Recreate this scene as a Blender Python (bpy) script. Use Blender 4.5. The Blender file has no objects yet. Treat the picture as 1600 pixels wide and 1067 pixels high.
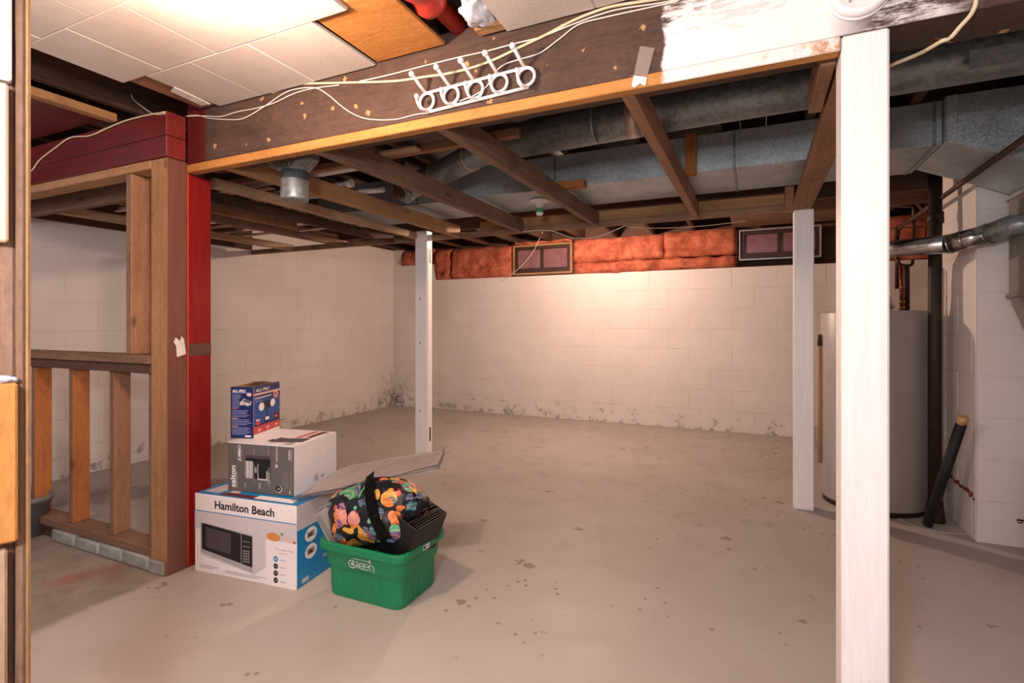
import bpy, bmesh, math, random
from mathutils import Vector, Matrix, noise
random.seed(7)
scene = bpy.context.scene
COL = scene.collection
# ------------------------------------------------------------------ camera
F, CX, HY, CH = 820.0, 800.0, 507.0, 1.07      # focal length in px, centre column, horizon row, eye height
YAW = math.radians(24.86)
SY, CY = math.sin(YAW), math.cos(YAW)
cam_d = bpy.data.cameras.new('camera'); cam = bpy.data.objects.new('camera', cam_d); COL.objects.link(cam)
cam.location = (0, 0, CH); cam.rotation_euler = (math.pi/2, 0, YAW)
cam_d.sensor_width = 36; cam_d.lens = F/1600*36; cam_d.shift_y = -(533.5-HY)/1600
cam_d.clip_start = .02; cam_d.clip_end = 60
scene.camera = cam
# ------------------------------------------------------------------ light and exposure
scene.view_settings.view_transform = 'Standard'; scene.view_settings.look = 'None'
scene.view_settings.gamma = 1; scene.view_settings.use_curve_mapping = False
scene.view_settings.exposure = 0.68
w = bpy.data.worlds.new('world'); scene.world = w; w.use_nodes = True
w.node_tree.nodes['Background'].inputs[0].default_value = (.75, .8, 1, 1)
w.node_tree.nodes['Background'].inputs[1].default_value = .25
def lamp(name, loc, power, col, size):
    d = bpy.data.lights.new(name, 'POINT'); d.energy = power; d.color = col; d.shadow_soft_size = size
    o = bpy.data.objects.new(name, d); COL.objects.link(o); o.location = loc; return o
lamp('ceiling_bulb_light', (-1.22, .80, 1.86), 32, (1, .69, .53), .04)      # bare bulb by the tiles
lamp('rear_bulb_light', (-1.45, 4.45, 1.93), 72, (1, .69, .53), .04)        # bulb behind the rear header
lamp('flash_light', (-.22, -.35, 1.45), 50, (.98, .96, 1.0), .10)           # photographer's flash
lamp('front_fill_light', (-.5, -1.7, 1.7), 24, (.98, .95, 1.0), .2)          # added fill behind the camera, no lamp known there
lamp('left_light', (-3.6, .2, 1.75), 9, (.9, .88, 1.0), .15)  # weak cool point light, out of view at far left

# ------------------------------------------------------------------ pixel -> plane helpers
def ray(x, y):
    t = (x-CX)/F
    return (-SY+CY*t, CY+SY*t, (HY-y)/F)
def PY(x, y, v):
    a, b, c = ray(x, y); k = v/b
    return Vector((a*k, v, CH+c*k))
def PX(x, y, u):
    a, b, c = ray(x, y); k = u/a
    return Vector((u, b*k, CH+c*k))
def PZ(x, y, z):
    a, b, c = ray(x, y); k = (z-CH)/c
    return Vector((a*k, b*k, z))
# ------------------------------------------------------------------ material helpers
def C(h):
    h = h.lstrip('#'); r = [int(h[i:i+2], 16)/255 for i in (0, 2, 4)]
    return tuple((c/12.92 if c <= .04045 else ((c+.055)/1.055)**2.4) for c in r)+(1,)
class G:
    def __init__(s, name, rough=.7, metal=0, spec=.5):
        s.m = bpy.data.materials.new(name); s.m.use_nodes = True
        s.t = s.m.node_tree; s.b = s.t.nodes['Principled BSDF']
        s.b.inputs['Roughness'].default_value = rough; s.b.inputs['Metallic'].default_value = metal
        s.b.inputs['Specular IOR Level'].default_value = spec
    def n(s, ty, props=None, out=0, **i):
        nd = s.t.nodes.new('ShaderNode'+ty)
        for k, v in (props or {}).items(): setattr(nd, k, v)
        for k, v in i.items():
            key = int(k[1:]) if k[0] == '_' and k[1:].isdigit() else k.replace('_', ' ')
            sk = nd.inputs[key]
            if hasattr(v, 'is_linked'): s.t.links.new(v, sk)
            else: sk.default_value = v
        return nd.outputs[out]
    def mix(s, f, a, b, mode='MIX'):
        return s.n('Mix', {'data_type': 'RGBA', 'blend_type': mode}, 2, _0=f, _6=a, _7=b)
    def math(s, op, a, b=0.0, clamp=False):
        return s.n('Math', {'operation': op, 'use_clamp': clamp}, _0=a, _1=b)
    def obj(s): return s.n('TexCoord', out=3)
    def pos(s): return s.n('NewGeometry', out=0)
    def xyz(s, v):
        nd = s.t.nodes.new('ShaderNodeSeparateXYZ'); s.t.links.new(v, nd.inputs[0]); return nd.outputs
    def map(s, v, sc=(1, 1, 1), loc=(0, 0, 0), rot=(0, 0, 0)):
        return s.n('Mapping', Vector=v, Scale=sc, Location=loc, Rotation=rot)
    def noise(s, v, sc, det=4, rough=.55, dist=0, out=0):
        return s.n('TexNoise', out=out, Vector=v, Scale=sc, Detail=det, Roughness=rough, Distortion=dist)
    def ramp(s, f, stops, interp='LINEAR'):
        nd = s.t.nodes.new('ShaderNodeValToRGB'); s.t.links.new(f, nd.inputs[0]); cr = nd.color_ramp; cr.interpolation = interp
        while len(cr.elements) < len(stops): cr.elements.new(.5)
        for e, (p, c) in zip(cr.elements, stops): e.position = p; e.color = c if len(c) == 4 else tuple(c)+(1,)
        return nd.outputs[0]
    def step(s, f, a, b):     # 0 below a, 1 above b
        return s.n('MapRange', {'clamp': True}, Value=f, From_Min=a, From_Max=b)
    def col(s, c):
        sk = s.b.inputs['Base Color']
        if hasattr(c, 'is_linked'): s.t.links.new(c, sk)
        else: sk.default_value = c
        return s
    def bump(s, h, st=.3, d=.01):
        s.t.links.new(s.n('Bump', Strength=st, Distance=d, Height=h), s.b.inputs['Normal']); return s
    def rough(s, r): s.t.links.new(r, s.b.inputs['Roughness']); return s
W1 = (1, 1, 1, 1); K1 = (0, 0, 0, 1)
def plain(name, c, rough=.7, metal=0, spec=.5, var=.12, sc=30):
    g = G(name, rough, metal, spec); c = C(c) if isinstance(c, str) else c
    nz = g.noise(g.obj(), sc)
    dk = tuple(x*(1-var*1.6) for x in c[:3])+(1,); lt = tuple(min(1, x*(1+var)) for x in c[:3])+(1,)
    g.col(g.ramp(nz, [(.3, dk), (.7, lt)])); return g.m
def wood(name, base, dark, rough=.75, knots=True, mask=None, rnd=.35, grain=1.0, spec=.3):
    g = G(name, rough, 0, spec); o = g.obj()
    r = g.n('ObjectInfo', out=5)
    off = g.n('VectorMath', {'operation': 'ADD'}, _0=o, _1=g.n('CombineXYZ', X=g.math('MULTIPLY', r, 7.0), Y=g.math('MULTIPLY', r, 3.0), Z=r))
    f1 = g.noise(g.map(off, (1.0, 22*grain, 22*grain)), 3, 6, .6, .3)
    f2 = g.noise(off, 2.5, 3)
    B_, D_ = C(base), C(dark); mid = tuple(B_[i]*.55+D_[i]*.45 for i in range(3))
    c = g.ramp(f1, [(.25, mid), (.55, B_), (.85, tuple(min(1, x*1.12) for x in B_[:3]))])
    f3 = g.noise(g.map(off, (2, 7, 7)), 7, 8, .75)
    c = g.mix(g.math('MULTIPLY', g.step(f3, .5, .72), .45), c, D_)
    c = g.mix(g.math('MULTIPLY', g.step(f2, .4, .7), .35), c, D_)
    if knots:
        vo = g.n('TexVoronoi', {'feature': 'F1'}, Vector=g.map(off, (3.2, 8, 8)), Scale=1.0)
        k = g.math('SUBTRACT', 1.0, g.step(vo, .05, .12))
        c = g.mix(g.math('MULTIPLY', k, .75), c, tuple(x*.25 for x in C(dark)[:3])+(1,))
    sp = g.noise(g.map(off, (1, 2.5, 2.5)), 38, 6, .8)
    c = g.mix(g.math('MULTIPLY', g.step(sp, .45, .75), .38), c, tuple(x*.55 for x in D_[:3])+(1,))
    st_n = g.noise(off, 5, 7, .75, .5)
    c = g.mix(g.math('MULTIPLY', g.step(st_n, .56, .68), .35), c, tuple(x*.5 for x in D_[:3])+(1,))
    hv = g.n('HueSaturation', Value=g.math('ADD', g.math('MULTIPLY', r, rnd), 1-rnd/2), Color=c)
    c = hv
    if mask: c = mask(g, c)
    g.col(c); g.bump(g.math('ADD', f1, sp), .45, .004); return g.m
# ------------------------------------------------------------------ object helpers
def setm(o, m):
    if m is not None:
        for x in (m if isinstance(m, (list, tuple)) else [m]): o.data.materials.append(x)
def link(name, me, mat=None, parent=None, mw=None):
    o = bpy.data.objects.new(name, me); COL.objects.link(o); setm(o, mat) if mat is not None and not len(me.materials) else None
    if parent: o.parent = parent
    if mw is not None: o.matrix_world = mw
    return o
def tag(o, label=None, cat=None, group=None, kind=None):
    if label: o['label'] = label
    if cat: o['category'] = cat
    if group: o['group'] = group
    if kind: o['kind'] = kind
    return o
def empty(name, loc=(0, 0, 0), rz=0, label=None, cat=None, group=None, kind=None):
    o = bpy.data.objects.new(name, None); COL.objects.link(o); o.location = loc; o.rotation_euler = (0, 0, rz)
    bpy.context.view_layer.update()
    return tag(o, label, cat, group, kind)
def bm_obj(name, bm, mat, parent=None, smooth=False, world=False, kind=None):
    me = bpy.data.meshes.new(name); bm.normal_update(); bm.to_mesh(me); bm.free()
    if smooth:
        for p in me.polygons: p.use_smooth = True
    o = bpy.data.objects.new(name, me); COL.objects.link(o); setm(o, mat)
    if parent:
        o.parent = parent
        if world: o.matrix_parent_inverse = parent.matrix_basis.inverted()
    if kind: o['kind'] = kind
    return o
def add_box(bm, x, y, z, bev=0.0, mi=0):
    vs = [bm.verts.new((a, b, c)) for a in x for b in y for c in z]
    fs = [(0, 1, 3, 2), (4, 6, 7, 5), (0, 4, 5, 1), (2, 3, 7, 6), (0, 2, 6, 4), (1, 5, 7, 3)]
    ff = [bm.faces.new([vs[i] for i in f]) for f in fs]
    for f in ff: f.material_index = mi
    if bev:
        es = {e for f in ff for e in f.edges}
        bmesh.ops.bevel(bm, geom=list(es), offset=bev, segments=1, profile=.5, affect='EDGES')
def box(name, x, y, z, mat, parent=None, bev=.002, kind=None, world=True):
    """box whose mesh sits at its own centre; x,y,z are world ranges"""
    c = Vector((sum(x)/2, sum(y)/2, sum(z)/2)); bm = bmesh.new()
    add_box(bm, [x[0]-c.x, x[1]-c.x], [y[0]-c.y, y[1]-c.y], [z[0]-c.z, z[1]-c.z], bev)
    o = bm_obj(name, bm, mat, kind=kind)
    if parent:
        o.parent = parent
        if world: o.matrix_parent_inverse = parent.matrix_basis.inverted()
    o.location = c; return o
def lum(name, x, y, z, mat, parent=None, bev=.003):
    """lumber: local X runs along its length so the grain does too"""
    L = [x[1]-x[0], y[1]-y[0], z[1]-z[0]]; a = L.index(max(L))
    c = Vector((sum(x)/2, sum(y)/2, sum(z)/2))
    if a == 0: R, d = Matrix.Identity(4), (L[0], L[1], L[2])
    elif a == 1: R, d = Matrix.Rotation(math.pi/2, 4, 'Z'), (L[1], L[0], L[2])
    else: R, d = Matrix.Rotation(-math.pi/2, 4, 'Y'), (L[2], L[1], L[0])
    bm = bmesh.new(); add_box(bm, [-d[0]/2, d[0]/2], [-d[1]/2, d[1]/2], [-d[2]/2, d[2]/2], min(bev, min(d)*.2))
    o = bm_obj(name, bm, mat)
    if parent: o.parent = parent; o.matrix_parent_inverse = parent.matrix_basis.inverted()
    o.matrix_basis = Matrix.Translation(c) @ R
    return o
def plank(name, a, b, w_, h_, mat, parent=None, roll=0):
    """lumber between two centre points"""
    a, b = Vector(a), Vector(b); d = b-a; L = d.length; X = d.normalized()
    up = Vector((0, 0, 1)) if abs(X.z) < .95 else Vector((0, 1, 0))
    Y = up.cross(X).normalized(); Z = X.cross(Y)
    R = Matrix((X, Y, Z)).transposed().to_4x4() @ Matrix.Rotation(roll, 4, 'X')
    bm = bmesh.new(); add_box(bm, [-L/2, L/2], [-w_/2, w_/2], [-h_/2, h_/2], min(.002, h_*.2))
    o = bm_obj(name, bm, mat)
    if parent: o.parent = parent; o.matrix_parent_inverse = parent.matrix_basis.inverted()
    o.matrix_basis = Matrix.Translation((a+b)/2) @ R
    return o
def smoothpath(pts, n=8):
    P = [Vector(p) for p in pts]; P = [P[0]*2-P[1]]+P+[P[-1]*2-P[-2]]; out = []
    for i in range(1, len(P)-2):
        for k in range(n):
            t = k/n; a, b, c, d = P[i-1:i+3]
            out.append(.5*((2*b)+(c-a)*t+(2*a-5*b+4*c-d)*t*t+(3*b-a-3*c+d)*t**3))
    out.append(P[-2]); return out
def add_tube(bm, pts, r, seg=8, cap=True, mi=0, closed=False):
    P = [Vector(p) for p in pts]; n = len(P); rr = r if isinstance(r, (list, tuple)) else [r]*n
    T = []
    for i in range(n):
        if closed: d = P[(i+1) % n]-P[i-1]
        else: d = P[min(i+1, n-1)]-P[max(i-1, 0)]
        T.append(d.normalized())
    u = T[0].orthogonal().normalized(); rings = []
    for i in range(n):
        u = (u-T[i]*u.dot(T[i])).normalized(); v = T[i].cross(u)
        rings.append([bm.verts.new(P[i]+(u*math.cos(2*math.pi*k/seg)+v*math.sin(2*math.pi*k/seg))*rr[i]) for k in range(seg)])
    for i in range(n if closed else n-1):
        A, B = rings[i], rings[(i+1) % n]
        for k in range(seg):
            f = bm.faces.new([A[k], A[(k+1) % seg], B[(k+1) % seg], B[k]]); f.smooth = True; f.material_index = mi
    if cap and not closed:
        f = bm.faces.new(rings[0][::-1]); f.material_index = mi
        f = bm.faces.new(rings[-1]); f.material_index = mi
def tube(name, pts, r, mat, parent=None, seg=10, cap=True, smooth=0, closed=False):
    bm = bmesh.new(); add_tube(bm, smoothpath(pts, smooth) if smooth else pts, r, seg, cap, closed=closed)
    return bm_obj(name, bm, mat, parent, world=True)
def add_lathe(bm, prof, c=(0, 0, 0), seg=32, mi=0, M=None):
    rings = []
    for r, z in prof:
        ring = []
        for k in range(seg):
            a = 2*math.pi*k/seg; p = Vector((r*math.cos(a), r*math.sin(a), z))
            if M is not None: p = M @ p
            ring.append(bm.verts.new(p+Vector(c)))
        rings.append(ring)
    for A, B in zip(rings, rings[1:]):
        for k in range(seg):
            f = bm.faces.new([A[k], A[(k+1) % seg], B[(k+1) % seg], B[k]]); f.smooth = True; f.material_index = mi
    bm.faces.new(rings[0][::-1]); bm.faces.new(rings[-1])
def lathe(name, prof, c, mat, parent=None, seg=32, M=None):
    bm = bmesh.new(); add_lathe(bm, prof, c, seg, 0, M); return bm_obj(name, bm, mat, parent, world=True)
def prism(bm, pts, z0, z1, mi=0):
    """pts xy polygon, z0/z1 numbers or lists"""
    n = len(pts); Z0 = z0 if isinstance(z0, (list, tuple)) else [z0]*n; Z1 = z1 if isinstance(z1, (list, tuple)) else [z1]*n
    A = [bm.verts.new((p[0], p[1], Z0[i])) for i, p in enumerate(pts)]
    B = [bm.verts.new((p[0], p[1], Z1[i])) for i, p in enumerate(pts)]
    fs = [bm.faces.new(A[::-1]), bm.faces.new(B)]
    for i in range(n): fs.append(bm.faces.new([A[i], A[(i+1) % n], B[(i+1) % n], B[i]]))
    for f in fs: f.material_index = mi
    bmesh.ops.recalc_face_normals(bm, faces=fs)

# ------------------------------------------------------------------ materials
def wallmat(name, dirt=1.0):
    g = G(name, .55, 0, .35); p = g.pos(); z = g.xyz(p)[2]
    n1 = g.noise(p, 2.2, 6, .65); n2 = g.noise(p, 9, 8, .75, .5); n3 = g.noise(p, 60, 4)
    c = g.mix(g.step(n1, .35, .7), C('#e2dad5'), C('#d8cfc9'))
    low = g.math('SUBTRACT', 1.0, g.step(z, .02, .34))
    m = g.math('MULTIPLY', g.step(g.math('ADD', n2, g.math('MULTIPLY', low, .16)), .66, .74), g.step(low, .05, .6))
    xx = g.xyz(p)
    m = g.math('MULTIPLY', m, g.math('MAXIMUM', g.step(xx[1], 4.2, 4.3), g.math('SUBTRACT', 1.0, g.step(xx[0], -4.1, -4.0))))
    c = g.mix(g.math('MULTIPLY', m, .62*dirt), c, C('#5e554d'))
    x = g.xyz(p)
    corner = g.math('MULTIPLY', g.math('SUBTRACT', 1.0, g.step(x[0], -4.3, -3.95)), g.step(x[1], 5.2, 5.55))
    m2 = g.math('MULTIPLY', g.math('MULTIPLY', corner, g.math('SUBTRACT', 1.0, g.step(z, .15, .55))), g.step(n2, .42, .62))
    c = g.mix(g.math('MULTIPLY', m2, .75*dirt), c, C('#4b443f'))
    g.col(c); g.bump(n3, .12, .004); return g.m
M_wall = wallmat('painted_block')
def mortar():
    g = G('painted_mortar', .8, 0, .2); p = g.pos(); z = g.xyz(p)[2]
    n2 = g.noise(p, 3.5, 6, .7)
    f = g.step(g.math('SUBTRACT', n2, g.math('MULTIPLY', z, .12)), .46, .6)
    g.col(g.mix(f, C('#d6cdc7'), C('#8f857d'))); return g.m
M_mortar = mortar()
def floormat():
    g = G('painted_concrete_floor', .5, 0, .28); p = g.pos(); x = g.xyz(p)
    n1 = g.noise(p, 1.1, 6, .6); n2 = g.noise(p, 5, 8, .7, .4); n3 = g.noise(p, 45, 5, .7); n4 = g.noise(p, 2.3, 4, .5, .8)
    c = g.mix(g.step(n1, .32, .68), C('#b3aba5'), C('#a79d95'))
    c = g.mix(g.math('MULTIPLY', g.step(n2, .55, .8), .18), c, C('#93857b'))
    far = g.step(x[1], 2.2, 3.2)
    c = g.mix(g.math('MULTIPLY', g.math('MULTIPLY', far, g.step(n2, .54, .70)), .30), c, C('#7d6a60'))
    sc = g.noise(g.map(p, (1, 3, 1), rot=(0, 0, .5)), 3.2, 7, .72, .6)   # scuffs
    c = g.mix(g.math('MULTIPLY', g.step(sc, .64, .70), .32), c, C('#7a6a5f'))
    # paint chips
    vo = g.n('TexVoronoi', {'feature': 'F1'}, Vector=g.n('VectorMath', {'operation': 'ADD'}, _0=p, _1=g.n('VectorMath', {'operation': 'SCALE'}, _0=g.noise(p, 24, 3, out=1), Scale=.10)), Scale=5.0)
    where = g.step(g.noise(p, 1.3, 2), .47, .53)
    ch = g.math('MULTIPLY', g.math('SUBTRACT', 1.0, g.step(vo, .105, .12)), where)
    vo2 = g.n('TexVoronoi', {'feature': 'F1'}, Vector=p, Scale=16.0)
    ch2 = g.math('MULTIPLY', g.math('SUBTRACT', 1.0, g.step(vo2, .12, .16)), g.step(g.noise(p, 1.9, 3), .52, .58))
    ch = g.math('MAXIMUM', ch, ch2)
    c = g.mix(g.math('MULTIPLY', ch, .7), c, C('#74604c'))
    # bare concrete in front of the railing
    edge = g.math('ADD', x[0], g.math('MULTIPLY', g.math('SUBTRACT', n2, .5), .10))
    bare = g.math('MULTIPLY', g.math('SUBTRACT', 1.0, g.step(edge, -2.30, -2.25)), g.math('SUBTRACT', 1.0, g.step(x[1], 1.47, 1.50)))
    bc = g.mix(g.step(n2, .3, .7), C('#7e7266'), C('#9c9184'))
    red = g.math('MULTIPLY', g.step(g.noise(p, 3.4, 5, .6, .7), .52, .66), g.step(n4, .40, .55))
    bc = g.mix(g.math('MULTIPLY', red, .6), bc, C('#8a4a42'))
    bc = g.mix(g.math('MULTIPLY', g.step(n3, .6, .75), .4), bc, C('#584c42'))
    c = g.mix(bare, c, bc)
    g.col(c); g.rough(g.mix(bare, g.mix(g.step(n2, .3, .7), (.46,)*3+(1,), (.62,)*3+(1,)), (.85,)*3+(1,)))
    g.bump(g.math('ADD', n3, g.math('MULTIPLY', n1, 2.0)), .12, .006); return g.m
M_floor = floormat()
M_dark = wood('dark_framing_wood', '#5d4234', '#33241d')
M_brown = wood('brown_lumber', '#a57a5c', '#6b4a37')
M_brown2 = wood('greyed_lumber', '#91705a', '#5a4234')
M_tan = wood('tan_lumber', '#b58a60', '#7f5a3c')
M_pale = wood('pale_lumber', '#b59478', '#7d5f49')
M_orange = wood('orange_lumber', '#b5703e', '#7d4826')
M_whitewood = plain('white_painted_wood', '#f1ecea', .5, var=.03, sc=12)
def postmat():
    g = G('worn_white_post_paint', .45, 0, .4); o = g.obj()
    n = g.noise(g.map(o, (1.5, 30, 30)), 3, 7, .7); v = g.noise(o, 7, 8, .75)
    c = g.mix(g.step(n, .3, .7), C('#f3efee'), C('#e6dfdc'))
    c = g.mix(g.math('MULTIPLY', g.step(v, .68, .72), .6), c, C('#b49a84'))
    g.col(c); g.bump(n, .25, .003); return g.m
M_post = postmat()
def redmat(name, c1, c2):
    g = G(name, .42, 0, .45); o = g.obj(); n = g.noise(g.map(o, (1.5, 20, 20)), 3, 6); s = g.noise(g.map(o, (2, 9, 9)), 6, 8, .8)
    c = g.mix(g.step(n, .3, .75), C(c1), C(c2)); c = g.mix(g.math('MULTIPLY', g.step(s, .70, .735), .6), c, C('#c9a18c'))
    g.col(c); g.bump(n, .2, .003); return g.m
M_red = redmat('red_paint', '#8a1c1b', '#721211')
M_maroon = redmat('maroon_paint', '#6e1518', '#54100f')
M_redend = redmat('end_face_red_paint', '#82302a', '#6b221e')  # lighter red for the right end faces of the maroon beams
M_mauve = redmat('mauve_painted_wood', '#7c5247', '#6a443b')
def beam_mask(g, c):
    p = g.pos(); x = g.xyz(p); n = g.noise(p, 16, 8, .75); n2 = g.noise(g.map(p, (1, 1, 5)), 7, 8, .8)
    # cream nail pulls and drips
    vo = g.n('TexVoronoi', {'feature': 'F1'}, Vector=g.n('VectorMath', {'operation': 'ADD'}, _0=p, _1=g.n('VectorMath', {'operation': 'SCALE'}, _0=g.noise(p, 60, 3, out=1), Scale=.03)), Scale=13.0)
    c = g.mix(g.math('MULTIPLY', g.math('SUBTRACT', 1.0, g.step(vo, .09, .14)), .8), c, C('#c99c68'))
    c = g.mix(g.math('MULTIPLY', g.step(g.noise(p, 4, 9, .8, 1), .48, .7), .45), c, C('#2a201b'))
    c = g.mix(g.math('MULTIPLY', g.step(g.noise(g.map(p, (3, 1, 1)), 5, 8, .75), .60, .8), .5), c, C('#8d6a52'))
    e = g.math('ADD', x[0], g.math('MULTIPLY', g.math('SUBTRACT', n, .5), .05))
    # the white patch: solid low down, dry-brushed towards the top and the right
    top = g.math('ADD', g.math('SUBTRACT', x[2], g.math('MULTIPLY', e, .10)), g.math('MULTIPLY', g.math('SUBTRACT', n2, .5), .55))
    solid = g.math('SUBTRACT', 1.0, g.step(top, 1.90, 1.95))
    wmask = g.math('MULTIPLY', g.math('MULTIPLY', g.step(e, -.235, -.225), g.math('SUBTRACT', 1.0, g.step(e, .16, .26))), solid)
    thin = g.math('MULTIPLY', g.math('MULTIPLY', g.step(e, -.18, -.12), g.math('SUBTRACT', 1.0, g.step(e, .38, .46))), g.step(n2, .44, .54))
    wm = g.math('MULTIPLY', g.math('MAXIMUM', wmask, g.math('MULTIPLY', thin, .8)), g.math('SUBTRACT', 1.0, g.step(x[1], 1.4915, 1.4925)))
    c = g.mix(wm, c, C('#f2ebe8'))
    r = g.math('SUBTRACT', 1.0, g.step(g.math('ADD', x[0], g.math('MULTIPLY', n, .02)), -2.135, -2.12))
    return g.mix(r, c, C('#5a1215'))
M_beam = wood('main_beam_wood', '#59443a', '#30241e', mask=beam_mask, rnd=0, knots=False)
def ledger_mask(g, c):
    p = g.pos(); x = g.xyz(p); n = g.noise(p, 14, 8, .7); x0 = g.math('ADD', x[0], g.math('MULTIPLY', g.math('SUBTRACT', n, .5), .06))
    wm = g.math('MULTIPLY', g.step(x0, -.235, -.22), g.math('SUBTRACT', 1.0, g.step(g.math('ADD', x[0], n), .60, .74)))
    front = g.math('SUBTRACT', 1.0, g.step(x[1], 1.492, 1.495))
    return g.mix(g.math('MULTIPLY', wm, front), c, C('#efe6e0'))
M_ledger = wood('nailing_strip_wood', '#c58a4c', '#96602f', mask=ledger_mask, rnd=0, knots=False)
def tilemat():
    g = G('ceiling_tile_face', .85, 0, .15); p = g.pos()
    v = g.n('TexVoronoi', {'feature': 'F1'}, Vector=p, Scale=120.0); n = g.noise(p, 4, 5, .6); s = g.noise(p, 7, 8, .8)
    c = g.mix(g.step(n, .3, .7), C('#d5ccc4'), C('#c8beb5'))
    c = g.mix(g.math('MULTIPLY', g.math('SUBTRACT', 1.0, g.step(v, .12, .22)), .35), c, C('#988c80'))
    c = g.mix(g.math('MULTIPLY', g.step(s, .72, .76), .5), c, C('#8a6e50'))
    g.col(c); g.bump(v, .15, .002); return g.m
M_tile = tilemat()
def galv(name, c1='#8b949a', c2='#6d767b', rough=.42, sc=55, metal=.85):
    g = G(name, rough, metal, .5); o = g.obj()
    v = g.n('TexVoronoi', {'feature': 'F1'}, 1, Vector=o, Scale=sc); n = g.noise(o, 3, 5, .6)
    f = g.xyz(v)[0]
    c = g.mix(f, C(c2), C(c1)); c = g.mix(g.math('MULTIPLY', g.step(n, .45, .75), .5), c, C('#5a5650'))
    g.col(c); g.rough(g.math('ADD', g.math('MULTIPLY', f, .2), rough)); return g.m
M_galv = galv('galvanised_sheet', '#c6ced2', '#a3acb2', .42, 150, .6)
M_galvr = galv('galvanised_round', '#9da3a4', '#7c8182', .36, 70, .6)
M_flue = galv('bright_flue_metal', '#c8c6c2', '#b5b3ae', .18, 20, 1)
M_tape = plain('foil_tape', '#cdb9a9', .35, .5)
M_iron = plain('black_iron', '#33231c', .6, .3, var=.3)
M_rustpipe = plain('brown_iron_pipe', '#4d3429', .55, .4, var=.3)
M_copper = plain('copper_pipe', '#8d4f3a', .35, .9, var=.2)
M_brass = plain('brass_fitting', '#9b7a4a', .35, .9)
M_pvc = plain('white_pvc', '#ddd5d2', .4, var=.04)
M_cable = plain('cream_cable', '#d9c6a4', .5, var=.05)
M_cablew = plain('white_cable', '#e0d6cc', .5, var=.05)
M_rack = plain('white_enamel', '#f4f1f0', .35, var=.02)
M_plasticw = plain('white_plastic', '#efecea', .45, var=.02)
M_bulb = plain('frosted_bulb', '#dfe3da', .3, var=.02)
M_green = plain('green_print', '#3f9c56', .5)
M_heater = plain('heater_enamel', '#a9a2a1', .4, var=.03, sc=3)
M_furn = plain('furnace_enamel', '#6e6860', .5, var=.06, sc=3)
M_brick = plain('grey_paver', '#94948f', .9, var=.25, sc=14)
M_black = plain('black_foam', '#121314', .7, var=.2)
M_cork = plain('tan_cap', '#c39a68', .6)
def insmat():
    g = G('pink_orange_fibreglass', .95, 0, .05); p = g.pos(); n = g.noise(p, 9, 9, .75, .4); n2 = g.noise(p, 70, 5, .8)
    n3 = g.noise(p, 3, 4, .6)
    c = g.ramp(n, [(.28, C('#6d3426')), (.45, C('#b5604a')), (.58, C('#cf7a5c')), (.75, C('#de9675'))])
    c = g.mix(g.math('MULTIPLY', g.step(n3, .55, .72), .4), c, C('#7a4a2c'))
    c = g.mix(g.math('MULTIPLY', g.step(n2, .5, .7), .25), c, C('#e8a080'))
    g.col(c); g.bump(g.math('ADD', n, n2), .7, .02); return g.m
M_ins = insmat()
M_kraft = plain('kraft_facing', '#8d6a45', .8)
M_frame = plain('dark_window_frame', '#3c2620', .6, var=.2)
def panemat():
    g = G('dirty_glass_reflection', .28, 0, .5); n = g.noise(g.pos(), 12, 4)
    g.col(g.ramp(n, [(.3, C('#7c565c')), (.7, C('#8e686e'))])); return g.m  # mauve stands for dirt and for a reflection put into the colour
M_pane = panemat()
M_card = plain('cardboard', '#b98f5e', .85, var=.05)
M_boxw = plain('white_carton', '#e9e2e1', .5, var=.015)
M_boxb = plain('blue_carton', '#1683bd', .45, var=.03)
M_boxg = plain('grey_carton', '#5f5b5a', .5, var=.03)
M_navy = plain('navy_carton', '#15245e', .4, var=.1)
M_blue = plain('mid_blue_print', '#1c4f96', .4, var=.1)
M_ink = plain('black_ink', '#17161a', .5, var=0)
M_inkg = plain('grey_ink', '#9a9594', .5, var=0)
M_inkl = plain('light_grey_print', '#c9c2c4', .5, var=.02)
M_inkr = plain('red_print', '#c8453f', .5, var=.02)
M_inkp = plain('pale_pink_print', '#e3b4ab', .5, var=.02)
M_inkw = plain('white_ink', '#f3efee', .5, var=0)
M_inkv = plain('lilac_text_print', '#8d93c4', .5, var=.02)
M_screen = plain('dark_glass_print', '#4a4048', .4, var=.05)
M_silver = plain('silver_print', '#a9a5a6', .4, var=.06)
M_bread = plain('toasted_print', '#d08a48', .6, var=.15)
M_binm = plain('green_bin_plastic', '#128052', .38, var=.04, sc=6)
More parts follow.
